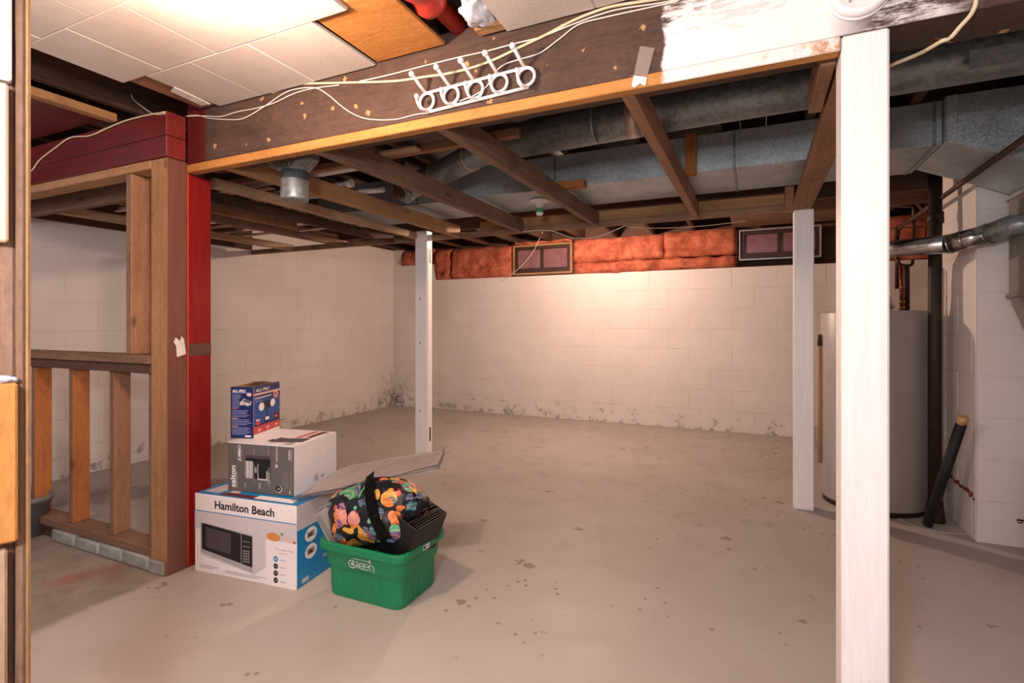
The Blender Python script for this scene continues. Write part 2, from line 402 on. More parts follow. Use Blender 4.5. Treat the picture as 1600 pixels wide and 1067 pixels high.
def bagmat():
    g = G('sea_life_print_fabric', .45, 0, .4); o = g.obj()
    w = g.n('VectorMath', {'operation': 'ADD'}, _0=o, _1=g.n('VectorMath', {'operation': 'SCALE'}, _0=g.noise(o, 16, 2, out=1), Scale=.055))
    def layer(vec, sc, th, cols):
        v = g.n('TexVoronoi', {'feature': 'F1'}, 1, Vector=vec, Scale=sc); d = g.n('TexVoronoi', {'feature': 'F1'}, 0, Vector=vec, Scale=sc)
        ch = g.xyz(v); c1 = g.ramp(ch[0], [(k/len(cols), C(h)) for k, h in enumerate(cols)], 'CONSTANT')
        wv = g.n('TexWave', {'wave_type': 'RINGS'}, 1, Vector=vec, Scale=22.0, Distortion=6.0)
        c1 = g.mix(g.math('MULTIPLY', g.step(wv, .55, .65), .4), c1, g.mix(.55, c1, C('#f6d3a6')))
        return c1, g.math('SUBTRACT', 1.0, g.step(d, th, th+.03))
    a, ma = layer(w, 13.0, .47, ['#c8463c', '#e0762f', '#d98a86', '#3e8f6c', '#c23b32', '#e39a3c'])
    w3 = g.n('VectorMath', {'operation': 'ADD'}, _0=w, _1=(.31, .17, .43))
    b2c, mb = layer(w3, 21.0, .40, ['#3e8f6c', '#2f6f80', '#35577e', '#d9a53a', '#7a4a80', '#4fae86', '#e0762f'])
    c = g.mix(ma, C('#10131a'), a)
    c = g.mix(mb, g.mix(g.math('MULTIPLY', g.math('SUBTRACT', 1.0, g.step(g.n('TexVoronoi', {'feature': 'F1'}, 0, Vector=w3, Scale=21.0), .40, .47)), .9), c, C('#10131a')), b2c)
    g.col(c); g.bump(g.noise(o, 9, 4), .3, .02); return g.m
M_bag = bagmat()
M_strap = plain('black_webbing', '#141214', .7, var=.2)
M_blackbox = plain('black_box_card', '#0d0c0e', .5, var=.15)
M_sheets = plain('dark_sleeves', '#231d1e', .3, var=.4)
def plastic(name, c, alpha, rough=.15):
    g = G(name, rough, 0, .6); g.col(C(c)); g.b.inputs['Alpha'].default_value = alpha
    n = g.noise(g.obj(), 9, 3, .5, 1.5); g.bump(n, .35, .02); return g.m
M_clear = plastic('cloudy_plastic', '#d0cccb', .72)
M_film = plastic('wrinkled_film', '#cfc4be', .78, .12)
M_paper = plain('torn_paper', '#e6e2dc', .8)
M_ply = wood('orange_plywood', '#c98a48', '#96592a', knots=True, rnd=0, grain=.35)
M_cream = plain('cream_board', '#d9c0a4', .7, var=.06, sc=8)
M_redpipe = plain('red_painted_pipe', '#b5352b', .28, var=.1)
M_sub = wood('subfloor_boards', '#3b2b23', '#1f1713')
M_cloth = plain('white_cloth', '#cfd0d6', .8, var=.1)

# ================================================================== SETTING
UL, VB, UR, VF, ZC = -4.36, 5.66, 2.2, -2.2, 2.27
WT = 1.636                                     # top of the back block wall
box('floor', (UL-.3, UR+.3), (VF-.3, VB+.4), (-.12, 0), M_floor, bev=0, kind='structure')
# block walls: a recessed mortar backing and every block its own piece
PITCH, CRS, GAP = .405, .2045, .0014
def blockmesh(L, H, name='block'):
    bm = bmesh.new(); add_box(bm, [-L/2+GAP/2, L/2-GAP/2], [-.012, .003], [-H/2+GAP/2, H/2-GAP/2])
    es = [e for e in bm.edges if all(v.co.y < 0 for v in e.verts)]
    bmesh.ops.bevel(bm, geom=es, offset=.0022, segments=1, profile=.5, affect='EDGES')
    me = bpy.data.meshes.new(name); bm.to_mesh(me); bm.free(); me.materials.append(M_wall); return me
CACHE = {}
def blocks(parent, origin, direction, a0, a1, z0, z1, phase=0.0):
    """front faces 1 cm proud of the backing; direction = unit vector along the wall, front is to its right-hand side"""
    d = Vector(direction); R = Matrix.Rotation(math.atan2(d.y, d.x), 4, 'Z'); r = round((z0)/CRS)
    z = z0
    while z < z1-.02:
        h = min(CRS, z1-z); off = (phase+(PITCH/2 if r % 2 else 0)) % PITCH; a = a0-off
        while a < a1-.01:
            s, e = max(a, a0), min(a+PITCH, a1)
            if e-s > .03:
                k = (round(e-s, 3), round(h, 3))
                if k not in CACHE: CACHE[k] = blockmesh(*k)
                o = bpy.data.objects.new('block', CACHE[k]); COL.objects.link(o); o.parent = parent
                c = Vector(origin)+d*((s+e)/2); c.z = z+h/2
                jit = (hash((round(s, 2), r)) % 7-3)*.00025
                o.matrix_basis = Matrix.Translation(c+R @ Vector((0, jit, 0))) @ R
            a += PITCH
        z += h; r += 1
wb = box('wall_back', (UL-.2, UR+.2), (VB-.0100, VB+.21), (0, WT), M_mortar, bev=0, kind='structure')
wb_root = wb
def kids(parent, *a, **k):                       # block children with an un-offset parent
    n0 = set(COL.objects); blocks(parent, *a, **k)
    for o in set(COL.objects)-n0: o.matrix_parent_inverse = parent.matrix_basis.inverted()
kids(wb, (0, VB, 0), (1, 0, 0), UL, UR, 0, WT, phase=.1)
uI = -4.22                                      # left end of the insulated strip: blocks carry on up to its left
box('wall_back_return', (UL-.2, -3.70), (VB-.0100, VB+.21), (WT, WT+CRS), M_mortar, bev=0, kind='structure')
r2 = [o for o in COL.objects if o.name == 'wall_back_return'][0]
kids(r2, (0, VB, 0), (1, 0, 0), UL, -3.70, WT, WT+CRS, phase=.1)
box('wall_back_corner', (UL-.2, uI), (VB-.0100, VB+.21), (WT+CRS, 2.06), M_mortar, bev=0, kind='structure')
r3 = [o for o in COL.objects if o.name == 'wall_back_corner'][0]
kids(r3, (0, VB, 0), (1, 0, 0), UL, uI, WT+CRS, 2.06)
wl = box('wall_left', (UL-.21, UL+.0100), (VF, VB+.2), (0, 2.06), M_mortar, bev=0, kind='structure')
kids(wl, (UL, 0, 0), (0, 1, 0), VF, VB, 0, 2.04, phase=.25)
wr = box('wall_right', (UR, UR+.1), (VF, VB+.2), (0, ZC), M_wall, bev=0, kind='structure')
wf = box('wall_front', (UL-.2, UR+.1), (VF-.1, VF), (0, ZC), plain('front_wall_paint', '#b3aaa4', .7), bev=0, kind='structure')
# rim above the block walls
lum('trim_1', (UL-.2, UR+.1), (VB+.17, VB+.21), (WT, ZC), M_dark)['kind'] = 'structure'
lum('trim_2', (UL-.21, UL-.15), (VF, VB+.2), (2.04, ZC), M_dark)['kind'] = 'structure'
lum('trim_4', (UL+.0135, UL+.05), (VF+.05, 3.47), (1.775, 2.04), M_dark)['kind'] = 'structure'  # dark board added over the left wall's top to darken it
lum('trim_3', (UL-.12, UL+.02), (3.3, VB+.1), (2.045, 2.085), M_brown2)['kind'] = 'structure'
# upper floor: boards and joists
ceil = empty('ceiling', (0, 0, 0), kind='structure')
x = UL-.2
while x < UR: 
    lum('subfloor_board', (x, min(x+.138, UR+.1)), (VF, VB+.2), (ZC-.02, ZC), M_sub, ceil, bev=.001); x += .14
x = UL+.12
while x < UR:
    lum('floor_joist', (x, x+.04), (VF, VB+.17), (2.045, ZC-.02), M_dark, ceil); x += .405
# ceiling tiles (each a piece), under furring strips
TU, TV, Z0 = .285, .2965, 1.985
def tilemesh(w_, d_):
    k = ('t', round(w_, 3), round(d_, 3))
    if k not in CACHE:
        bm = bmesh.new(); add_box(bm, [-w_/2+.0006, w_/2-.0006], [-d_/2+.0006, d_/2-.0006], [0, .012])
        es = [e for e in bm.edges if all(v.co.z < .001 for v in e.verts)]
        bmesh.ops.bevel(bm, geom=es, offset=.0028, segments=1, profile=.5, affect='EDGES')
        me = bpy.data.meshes.new('ceiling_tile'); bm.to_mesh(me); bm.free(); me.materials.append(M_tile); CACHE[k] = me
    return CACHE[k]
def tile(u0, u1, v0, v1, tilt=0):
    o = bpy.data.objects.new('ceiling_tile', tilemesh(u1-u0, v1-v0)); COL.objects.link(o); o.parent = ceil
    o.location = ((u0+u1)/2, (v0+v1)/2, Z0+random.uniform(0, .0015)); o.rotation_euler = (tilt, 0, 0)
VT = 1.484
for r in range(0, 11):
    v1 = VT-r*TV; v0 = v1-TV
    if r == 0:
        for a, b in ((-2.04, -1.79), (-1.79, -1.505), (-1.505, -1.22), (-.705, -.42), (-.42, -.135), (-.135, .15), (.15, .435), (.435, .72)): tile(a, b, v0, v1)
    else:
        off = TU/2 if r % 2 else 0
        a = -1.22-TU*4-off
        while a < 1.9:
            s, e = max(a, -2.175), min(a+TU, 1.9)
            if e-s > .04:
                if r == 1 and -1.23 < a < -.6: a += TU; continue
                tile(s, e, v0, v1)
            a += TU
for k, v in enumerate((1.33, .89, .30, -.3, -.9, -1.5)):
    lum('furring_strip', (-2.03 if k == 0 else -2.16, -1.25 if k == 0 else 1.9), (v-.03, v+.03), (2.0, 2.02), M_tan, ceil)
lum('furring_strip', (-2.165, -2.045), (1.185, 1.485), (1.998, 2.016), M_brown, ceil)
lum('furring_strip', (-.70, 1.6), (1.40, 1.46), (2.0, 2.02), M_tan, ceil)
lum('furring_strip', (-2.66, -2.61), (-.5, 1.40), (1.985, 2.02), M_tan, ceil)
o = lum('soffit_board', (-3.9, -2.67), (-.5, 1.385), (2.0, 2.02), M_maroon, ceil)
# orange plywood where a tile is missing
tag(box('plywood_patch', (-1.212, -.93), (1.16, 1.482), (1.996, 2.008), M_ply), 'orange plywood square set in the gap of the tiled ceiling', 'plywood')
# chimney
ch = empty('wall_chimney', (0, 0, 0), kind='structure')
c0, c1, cz = .998, 3.318, 2.05
box('chimney_core', (c0-.0100, c0+.8), (c1-.0100, 3.97), (0, cz), M_mortar, ch, bev=0)
kids(ch, (0, c1, 0), (1, 0, 0), c0, c0+.8, 0, cz, phase=.0)
def chim_left():
    n0 = set(COL.objects); blocks(ch, (c0, 0, 0), (0, -1, 0), -3.97, -c1, 0, cz, phase=.2)
chim_left()

# ================================================================== WINDOWS
def window(idx, u0, u1, z0, z1, light):
    wroot = empty(f'window_{idx}', ((u0+u1)/2, VB+.02, z0), kind='structure')
    P = dict(parent=wroot)
    v0 = VB-.03
    t = .022 if light == 0 else .014
    out = M_tan if light == 0 else M_galv
    box('outer_trim', (u0, u1), (v0, v0+.05), (z0, z0+t), out, wroot); box('outer_trim', (u0, u1), (v0, v0+.05), (z1-t, z1), out, wroot)
    box('outer_trim', (u0, u0+t), (v0, v0+.05), (z0+t, z1-t), out, wroot); box('outer_trim', (u1-t, u1), (v0, v0+.05), (z0+t, z1-t), out, wroot)
    a, b, c, d = u0+t, u1-t, z0+t, z1-t; s = .038; y0, y1 = v0+.012, v0+.045
    box('sash_rail', (a, b), (y0, y1), (c, c+.055), M_frame, wroot); box('sash_rail', (a, b), (y0, y1), (d-s, d), M_frame, wroot)
    box('sash_stile', (a, a+s), (y0, y1), (c+.055, d-s), M_frame, wroot); box('sash_stile', (b-s, b), (y0, y1), (c+.055, d-s), M_frame, wroot)
    m = (a+b)/2; box('mullion', (m-.016, m+.016), (y0, y1), (c+.055, d-s), M_frame, wroot)
    box('pane', (a+s, m-.016), (y0+.018, y0+.023), (c+.055, d-s), M_pane, wroot, bev=0)
    box('pane', (m+.016, b-s), (y0+.018, y0+.023), (c+.055, d-s), M_pane, wroot, bev=0)
window(1, -2.60, -1.868, 1.65, 2.0, 0)
window(2, -.145, .56, 1.70, 2.0, 1)
tag(box('plywood_sheet', (-.2, .95), (3.62, 5.6), (2.022, 2.04), M_brown2), 'brown sheet of plywood nailed up over the right window', 'plywood')

# ================================================================== INSULATION
def batt(name, u0, u1, z0, z1, label, depth=.11, seed=0, v=VB-.035, fold=1):
    bm = bmesh.new(); nx = max(6, int((u1-u0)/.03)); nz = max(5, int((z1-z0)/.025)); 
    def pt(i, j, back):
        a, b = i/nx, j/nz; x_ = u0+(u1-u0)*a; z_ = z0+(z1-z0)*b
        if back: return Vector((x_, v+depth, z_))
        e = min(1, 6*min(a, 1-a)*(u1-u0)/.2+.1)**.5*min(1, 5*min(b, 1-b)+.15)**.5
        q = Vector((x_*4, z_*5, seed)); n = noise.noise(q)*.055+noise.noise(q*2.6)*.035+noise.noise(q*8)*.010
        return Vector((x_+noise.noise(q*2+Vector((9, 0, 0)))*.012, v+.06-e*.065+n*e, z_+noise.noise(q*2)*.022))
    F_ = [[bm.verts.new(pt(i, j, 0)) for j in range(nz+1)] for i in range(nx+1)]
    B_ = [[bm.verts.new(pt(i, j, 1)) for j in range(nz+1)] for i in range(nx+1)]
    for i in range(nx):
        for j in range(nz):
            bm.faces.new([F_[i][j], F_[i+1][j], F_[i+1][j+1], F_[i][j+1]]); bm.faces.new([B_[i][j], B_[i][j+1], B_[i+1][j+1], B_[i+1][j]])
    for j in range(nz):
        bm.faces.new([F_[0][j], F_[0][j+1], B_[0][j+1], B_[0][j]]); bm.faces.new([F_[nx][j], B_[nx][j], B_[nx][j+1], F_[nx][j+1]])
    for i in range(nx):
        bm.faces.new([F_[i][0], B_[i][0], B_[i+1][0], F_[i+1][0]]); bm.faces.new([F_[i][nz], F_[i+1][nz], B_[i+1][nz], B_[i][nz]])
    o = bm_obj(name, bm, M_ins, smooth=True)
    return tag(o, label, 'insulation', 'fibreglass insulation along the back wall')
batt('insulation_batt', -4.21, -3.72, WT+CRS, 2.03, 'short insulation batt in the far left corner, partly behind the left post', seed=1)
batt('insulation_batt', -3.70, -3.46, WT, 2.02, 'narrow upright insulation batt just right of the left white post', seed=2)
batt('insulation_batt', -3.45, -2.62, WT, 2.01, 'brown stained insulation batt filling the wall left of the first window', seed=3)
batt('insulation_batt', -1.86, -.86, 1.762, 2.025, 'bright orange upper insulation batt right of the first window', seed=4, depth=.13)
batt('insulation_batt', -.87, -.16, 1.768, 2.03, 'orange upper insulation batt ending at the second window', seed=5, depth=.13)
batt('insulation_batt', -1.86, -.16, WT, 1.758, 'thin lower insulation strip along the top of the block wall between windows', seed=6)
batt('insulation_batt', .98, 1.9, WT+.01, 2.04, 'pink insulation batt behind the pipes above the water heater', seed=7)
batt('insulation_batt', -2.6, -1.88, 2.003, 2.035, 'thin insulation stuffed over the first window', seed=8)

# ================================================================== MAIN BEAM, LEDGER, POSTS
ZB, ZL = 1.77, 1.735
V0 = 1.49
b = lum('main_beam', (-2.262, 2.0), (V0, V0+.155), (ZB, 2.04), M_beam)
tag(b, 'dark brown timber beam across the room with a white paint patch', 'beam')
b = lum('nailing_strip', (-2.262, .188), (V0-.002, V0+.04), (ZL, ZB), M_ledger)
tag(b, 'yellowish nailing strip along the bottom edge of the dark main beam', 'wood strip')
def post(name, x, y, z0, z1, label):
    o = lum(name, x, y, (z0, z1), M_post, bev=.005); return tag(o, label, 'post')
post('wooden_post', (.1898, .287), (V0, V0+.10), 0, ZB, 'nearest white painted post under the main beam, in the right foreground')
p2 = post('wooden_post', (.204, .306), (3.45, 3.545), 0, ZL, 'white painted post just left of the water heater')
p3 = post('wooden_post', (-2.40, -2.2926), (3.385, 3.465), 0, ZL+.06, 'white painted post behind the stacked boxes, left side of room')
for z0, z1 in ((1.62, 1.72), (.36, .46)):
    pass
st = lum('shelf_standard', (-2.2922, -2.2890), (3.40, 3.455), (0, 1.66), M_whitewood, p3, bev=.0005)
for z in (1.60, .22): box('slot', (-2.2888, -2.2882), (3.418, 3.436), (z-.055, z+.055), M_ink, st, bev=0)
for z in (1.27, .93, .4): 
    lathe('bolt_head', [(.006, -.002), (.006, .001)], (-2.352, 3.384, z), M_ink, p3, 10, Matrix.Rotation(math.pi/2, 4, 'X'))
# red post, mauve/natural corner stud, red front beam
rp = lum('red_post', (-2.40, -2.265), (1.494, 1.605), (0, ZL-.002), M_red); tag(rp, 'bright red painted post under the left end of the main beam', 'post')
lum('caulk_line', (-2.2655, -2.2625), (1.4925, 1.4985), (.02, 1.735), plain('orange_red_caulk', '#c8452a', .5), rp, bev=.0005)
box('paint_patch', (-2.2649, -2.2643), (1.496, 1.604), (.93, .985), plain('grey_smudge', '#5e3f3a', .6), rp, bev=0)
# corner stud: natural front face, mauve painted side
def two_face(name, x, y, z, mats):
    o = lum(name, x, y, z, mats[0]); o.data.materials.append(mats[1])
    for p in o.data.polygons:
        n = o.matrix_basis.to_3x3() @ p.normal
        if n.x > .7: p.material_index = 1
    return o
cs = two_face('corner_stud', (-2.376, -2.265), (1.406, 1.4935), (0, 1.782), (M_tan, M_mauve))
tag(cs, 'corner stud with natural wood front and mauve painted side, before red post', 'post')
bm = bmesh.new(); q = [PX(x_, y_, -2.2645) for x_, y_ in ((274, 527), (281, 533), (283, 525), (287, 530), (290, 553), (276, 558), (275, 541), (271, 534))]
vs = [bm.verts.new((-2.263, p.y, p.z)) for p in q]; vt = [bm.verts.new((-2.2625, p.y+.0005, p.z)) for p in q]
bm.faces.new(vs[::-1]); bm.faces.new(vt)
tag(bm_obj('paper_scrap', bm, M_paper), 'torn white paper scrap stuck on the mauve side of the corner stud', 'paper')
rb = lum('red_beam', (-4.3, -2.2645), (1.402, 1.4885), (1.785, 1.875), M_maroon); tag(rb, 'lower maroon painted beam over the stair opening at left', 'beam')
rb2 = lum('red_beam', (-4.3, -2.2645), (1.402, 1.4885), (1.877, 1.978), M_maroon); tag(rb2, 'upper maroon painted beam, just under the ceiling tiles at left', 'beam')
for o in (rb, rb2):
    o.data.materials.append(M_redend)
    for p in o.data.polygons:
        if (o.matrix_basis.to_3x3() @ p.normal).x > .7: p.material_index = 1
tag(lum('back_ledger', (-4.3, -2.45), (1.66, 1.70), (ZL-.005, 1.83), M_brown2), 'grey-brown ledger board behind the maroon beam, above the stair railing', 'board')

# ------------------------------------------------------------------ half wall / railing
hw = empty('stair_railing', (-2.4, 1.45, 0), label='rough stud railing with cap rails, left of the red post', cat='railing')
lum('top_plate', (-4.3, -2.378), (1.404, 1.49), (1.745, 1.783), M_tan, hw)
stt = two_face('tall_stud', (-2.565, -2.525), (1.41, 1.50), (.936, 1.744), (M_brown2, M_brown)); stt.parent = hw; stt.matrix_parent_inverse = hw.matrix_basis.inverted()  # brighter wood on the right face: its lit side put into the colour
lum('cap_rail', (-4.3, -2.378), (1.395, 1.50), (.898, .935), M_brown2, hw)
lum('lower_rail', (-4.3, -2.378), (1.405, 1.49), (.855, .896), M_dark, hw)
for k, (a, mm) in enumerate(((-3.403, M_orange), (-3.052, M_orange), (-2.711, M_brown), (-2.418, M_brown2), (-3.75, M_orange), (-4.1, M_orange))):
    o = two_face('stud', (a, a+.038), (1.42, 1.492), (.10, .854), (M_brown2, mm)); o.parent = hw; o.matrix_parent_inverse = hw.matrix_basis.inverted()  # right faces get brighter, warmer lumber: lit side painted in
lum('bottom_plate', (-4.3, -2.378), (1.405, 1.50), (.062, .10), M_brown2, hw)
for a, b_ in ((-3.161, -2.958), (-2.954, -2.756), (-2.752, -2.577), (-2.573, -2.382), (-2.378, -2.268)):
    box('brick', (a+.002, b_-.004), (1.396 if b_ < -2.3 else 1.393, 1.49 if b_ < -2.3 else 1.4045), (.001, .058+random.uniform(-.003, .003)), M_brick, hw, bev=.007)
lum('shim', (-4.3, -3.17), (1.42, 1.49), (.001, .061), M_dark, hw)

# ------------------------------------------------------------------ overhead 2x4s of the rear room (running front to back)
def joist(u0, u1, z0, z1, v0, v1, mat, label, name='overhead_lumber'):
    return tag(lum(name, (u0, u1), (v0, v1), (z0, z1), mat), label, 'lumber', 'boards nailed up under the rear ceiling')
JV0, JV1 = V0+.045, 3.47
joist(.196, .292, ZL, ZL+.038, 1.60, 3.46, M_brown, 'flat overhead board from near white post to the heater-side post')
joist(.152, .188, ZL, ZL+.089, 1.56, 1.90, M_brown, 'short overhead block against the upper left of the near white post')
joist(.155, .20, ZL, ZL+.12, 3.36, 3.46, M_brown, 'small block nailed beside the top of the heater-side post')
joist(-.357, -.319, ZL, ZL+.094, JV0, JV1, M_brown, 'overhead board that meets the strip under the clear tape')
joist(-.998, -.96, ZL, ZL+.094, JV0, JV1, M_brown2, 'overhead board running past the ceiling lamp socket')
joist(-1.558, -1.52, ZL, ZL+.094, JV0, JV1, M_brown2, 'dark overhead board left of the lamp socket')
joist(-2.08, -2.042, ZL, ZL+.089, JV0, JV1, M_tan, 'tan overhead board ending above the left white post')
joist(-2.42, -2.38, ZL, ZL+.05, 1.71, 3.47, M_pale, 'pale thin overhead board ending just left of the left white post')
joist(-2.70, -2.665, ZL-.004, ZL+.06, 1.71, 3.47, M_dark, 'dark overhead board third left of the left white post')
joist(-3.21, -3.17, ZL, ZL+.05, 1.71, 3.45, M_brown2, 'greyish overhead board above the left wall, before the outermost one')
joist(-3.82, -3.76, ZL, ZL+.05, 1.71, 3.45, M_pale, 'outermost pale overhead board close to the left block wall')
joist(-3.0, -2.96, ZL+.01, ZL+.06, 1.9, 2.75, M_brown, 'short loose overhead board stored over the left wall side')
# rear header
tag(lum('rear_header', (UL+.02, .20), (3.475, 3.515), (ZL, ZL+.04), M_brown2), 'lower board of the rear header crossing behind the posts', 'board')
tag(lum('rear_header', (-1.9, .20), (3.517, 3.56), (ZL+.02, ZL+.115), M_tan), 'tan upper board of the rear header crossing behind the posts', 'board')
tag(lum('rear_header', (-3.4, .9), (3.62, 3.66), (ZL+.09, ZL+.27), M_dark), 'wide dark board behind the tan rear header', 'board')
tag(lum('rear_header', (.33, 1.5), (4.2, 4.24), (1.86, 2.03), M_brown2), 'brown cross board over the water heater pipes', 'board')
# cross pieces lying on the 2x4s
tag(lum('cross_lumber', (-1.78, -.87), (1.93, 1.965), (1.832, 1.868), M_brown), 'reddish cross piece lying on overhead boards before the round duct', 'lumber')
tag(lum('cross_lumber', (-1.72, -1.33), (1.875, 1.925), (1.832, 1.845), M_pale), 'pale lath resting on the dark overhead boards before round duct', 'lumber')
tag(lum('cross_lumber', (-1.09, -.85), (2.765, 2.83), (1.83, 1.868), M_orange), 'short orange block laid across the board above the lamp socket', 'lumber')
tag(lum('cross_lumber', (-2.75, -1.53), (1.955, 1.99), (1.832, 1.865), M_brown), 'brown cross piece behind the short vertical duct', 'lumber')
tag(lum('duct_hanger', (-.325, -.27), (2.79, 2.83), (1.83, 2.04), M_orange), 'reddish vertical wood cleat hanging before the flat duct', 'lumber')
tag(lum('duct_hanger', (-1.9, -1.84), (2.46, 2.5), (1.80, 2.04), M_dark), 'dark upright cleat behind the white plastic pipes', 'lumber')
# pipes and strips stored overhead
def pvc(v0, u0, u1, v1, z, label, r=.016):
    o = tube('plastic_pipe', [(u0, v0, z), (u1, v1, z)], r, M_pvc, seg=12); return tag(o, label, 'pipe')
pvc(2.06, -2.75, -1.78, 2.04, 1.85, 'upper white plastic pipe behind the short vertical duct')
t = pvc(2.24, -2.8, -2.03, 2.26, 1.85, 'middle white plastic pipe with a wide capped end')
tube('pipe_cap', [(-2.07, 2.26, 1.85), (-2.02, 2.26, 1.85)], .022, M_pvc, t, 12)
pvc(2.34, -2.8, -1.945, 2.44, 1.85, 'lower white plastic pipe ending by the duct elbow')
for k in range(16):
    va = 1.80+k*.085+random.uniform(-.02, .02); ua = -3.9+random.uniform(-.15, .3); ub = -2.45+random.uniform(-.25, .2)-.02*k
    o = plank('wood_strip', (ua, va, 1.806+.002*(k % 3)+.009*(k % 2)), (ub, va+random.uniform(-.05, .07), 1.806+.002*(k % 3)+.009*(k % 2)), .03+.02*random.random(), .007, M_pale if k % 3 else M_whitewood)
    tag(o, 'thin pale wood strip stored across the overhead boards at left', 'wood strip', 'thin wood strips stored overhead at left')

# ------------------------------------------------------------------ ducts
dk = empty('trunk_duct', (0, 2.84, 1.85), label='flat rectangular galvanised trunk duct crossing the rear ceiling', cat='duct')
bm = bmesh.new(); add_box(bm, [-2.86, .735], [2.84, 3.33], [1.85, 2.04], .003); bm_obj('duct_run', bm, M_galv, dk, world=True)
bm = bmesh.new(); zz = [1.85, 1.85-.10, 1.43, 1.43, 1.75, 1.85]
prism(bm, [(.737, 2.80), (1.0, 2.80), (1.7, 2.80), (1.7, 3.26), (1.0, 3.26), (.737, 3.26)], [1.85, 1.735, 1.40, 1.40, 1.735, 1.85], 2.04)
bm_obj('duct_transition', bm, M_galv, dk, world=True)
for u in (-2.0, -1.05, -.1, .70): box('duct_seam', (u, u+.012), (2.836, 3.334), (1.846, 2.041), M_galvr, dk, bev=.001)
box('duct_seam', (.737, .775), (2.795, 2.80), (1.848, 2.04), M_galv, dk, bev=.001)
# round duct
DZ, DR, DV = 1.925, .078, 2.17
rd = empty('round_duct', (0, DV, DZ), label='long round galvanised duct behind the main beam', cat='duct')
tube('duct_run', [(-1.12, DV+.06, DZ), (-.2, DV, DZ), (1.6, DV-.06, DZ)], DR, M_galvr, rd, 28)
for u in (-.62, .25, .95): tube('duct_joint', [(u, DV, DZ), (u+.012, DV, DZ)], DR+.004, M_galvr, rd, 28)
tube('foil_tape', [(-.475, DV+.017, DZ), (-.425, DV+.014, DZ)], DR+.002, M_tape, rd, 28)
box('metal_patch', (.60, .80), (DV-DR-.03, DV-DR-.028), (DZ-.07, DZ-.01), M_galv, rd, bev=0)
ed = empty('branch_duct', (-1.5, 2.3, 1.9), label='round branch duct slanting down to an open elbow by plastic pipes', cat='duct')
A, B = PZ(742, 240, 1.93), PZ(655, 282, 1.90)
a2 = Vector((-1.16, 2.25, 1.92)); b2 = Vector((-1.70, 2.52, 1.90)); c2 = Vector((-1.88, 2.57, 1.88)); 
tube('duct_run', [a2, b2], .066, M_galvr, ed, 24)
tube('elbow', smoothpath([b2, (-1.80, 2.56, 1.895), (-1.86, 2.55, 1.87), (-1.88, 2.52, 1.83)], 5), .068, M_galvr, ed, 24)
for f in (.25, .8): tube('duct_joint', [a2.lerp(b2, f), a2.lerp(b2, f+.02)], .070, M_tape, ed, 24)
bd = empty('duct_boot', (-1.865, 1.68, 1.63), label='short vertical duct boot hanging behind the beam left of the coat hooks', cat='duct')
lathe('collar', [(.058, 1.622), (.060, 1.63), (.060, 1.705), (.063, 1.708), (.060, 1.712), (.059, 1.75)], (-1.862, 1.715, 0), M_galvr, bd, 28)
bm = bmesh.new()
seg = 24; r0 = []; r1 = []
for k in range(seg):
    a = 2*math.pi*k/seg; ca, sa = math.cos(a), math.sin(a); m = max(abs(ca), abs(sa))
    r0.append(bm.verts.new((-1.862+.059*ca, 1.715+.059*sa, 1.75))); r1.append(bm.verts.new((-1.90+.13*ca/m, 1.71+.058*sa/m, 1.80)))
r2_ = [bm.verts.new((v.co.x, v.co.y, 1.90)) for v in r1]
for A_, B_ in ((r0, r1), (r1, r2_)):
    for k in range(seg): bm.faces.new([A_[k], A_[(k+1) % seg], B_[(k+1) % seg], B_[k]])
bm.faces.new(r2_)
bm_obj('boot_top', bm, M_galvr, bd, world=True)
tag(tube('round_duct', [(.55, 1.86, 1.975), (1.6, 1.80, 1.975)], .055, M_galvr, seg=22), 'smaller round duct tucked high behind the main beam at right', 'duct')
tag(tube('flexible_duct', smoothpath([(.95, 2.35, 1.90), (1.05, 2.42, 1.89), (1.2, 2.42, 1.90), (1.45, 2.4, 1.93)], 8), [.02+.028*min(1, i/6)+.004*(i % 2) for i in range(25)], M_tape, seg=16), 'crinkled foil duct end under the round duct at right', 'duct')

# ------------------------------------------------------------------ furnace, flue, heater
fr = empty('furnace', (1.2, 2.6, 0), label='grey-brown furnace cabinet and plenum at the right edge', cat='furnace')
bm = bmesh.new(); add_box(bm, [1.088, 1.7], [2.3, 3.24], [1.20, 1.665], .003); bm_obj('plenum', bm, M_furn, fr, world=True)
bm = bmesh.new(); prism(bm, [(1.088, 2.3), (1.7, 2.3), (1.7, 3.24), (1.088, 3.24)], 1.198, 1.20)
bmesh.ops.delete(bm, geom=list(bm.verts), context='VERTS')
T = [bm.verts.new(p) for p in ((1.088, 2.3, 1.199), (1.7, 2.3, 1.199), (1.7, 3.24, 1.199), (1.088, 3.24, 1.199))]
L = [bm.verts.new(p) for p in ((1.20, 2.3, .80), (1.7, 2.3, .80), (1.7, 3.15, .80), (1.20, 3.15, .80))]
for k in range(4): bm.faces.new([T[k], L[k], L[(k+1) % 4], T[(k+1) % 4]])
bm.faces.new(T); bm.faces.new(L[::-1]); bm_obj('plenum_taper', bm, M_furn, fr, world=True)
box('flange', (1.080, 1.7), (2.29, 3.25), (1.195, 1.215), M_furn, fr)
box('flange', (1.080, 1.7), (2.29, 3.25), (1.655, 1.675), M_galvr, fr)
box('cabinet', (.992, 1.7), (1.9, 2.81), (.0, .52), M_furn, fr, bev=.006)
box('cabinet_back', (1.21, 1.7), (2.1, 3.1), (.52, .80), M_furn, fr)
wh = empty('water_heater', (.641, 3.768, 0), label='grey cylindrical water heater behind the white posts at right', cat='water heater')
lathe('tank', [(.268, .03), (.27, .04), (.27, 1.135), (.262, 1.148), (.0, 1.152)][:4]+[(.05, 1.152)], (.641, 3.768, 0), M_heater, wh, 48)
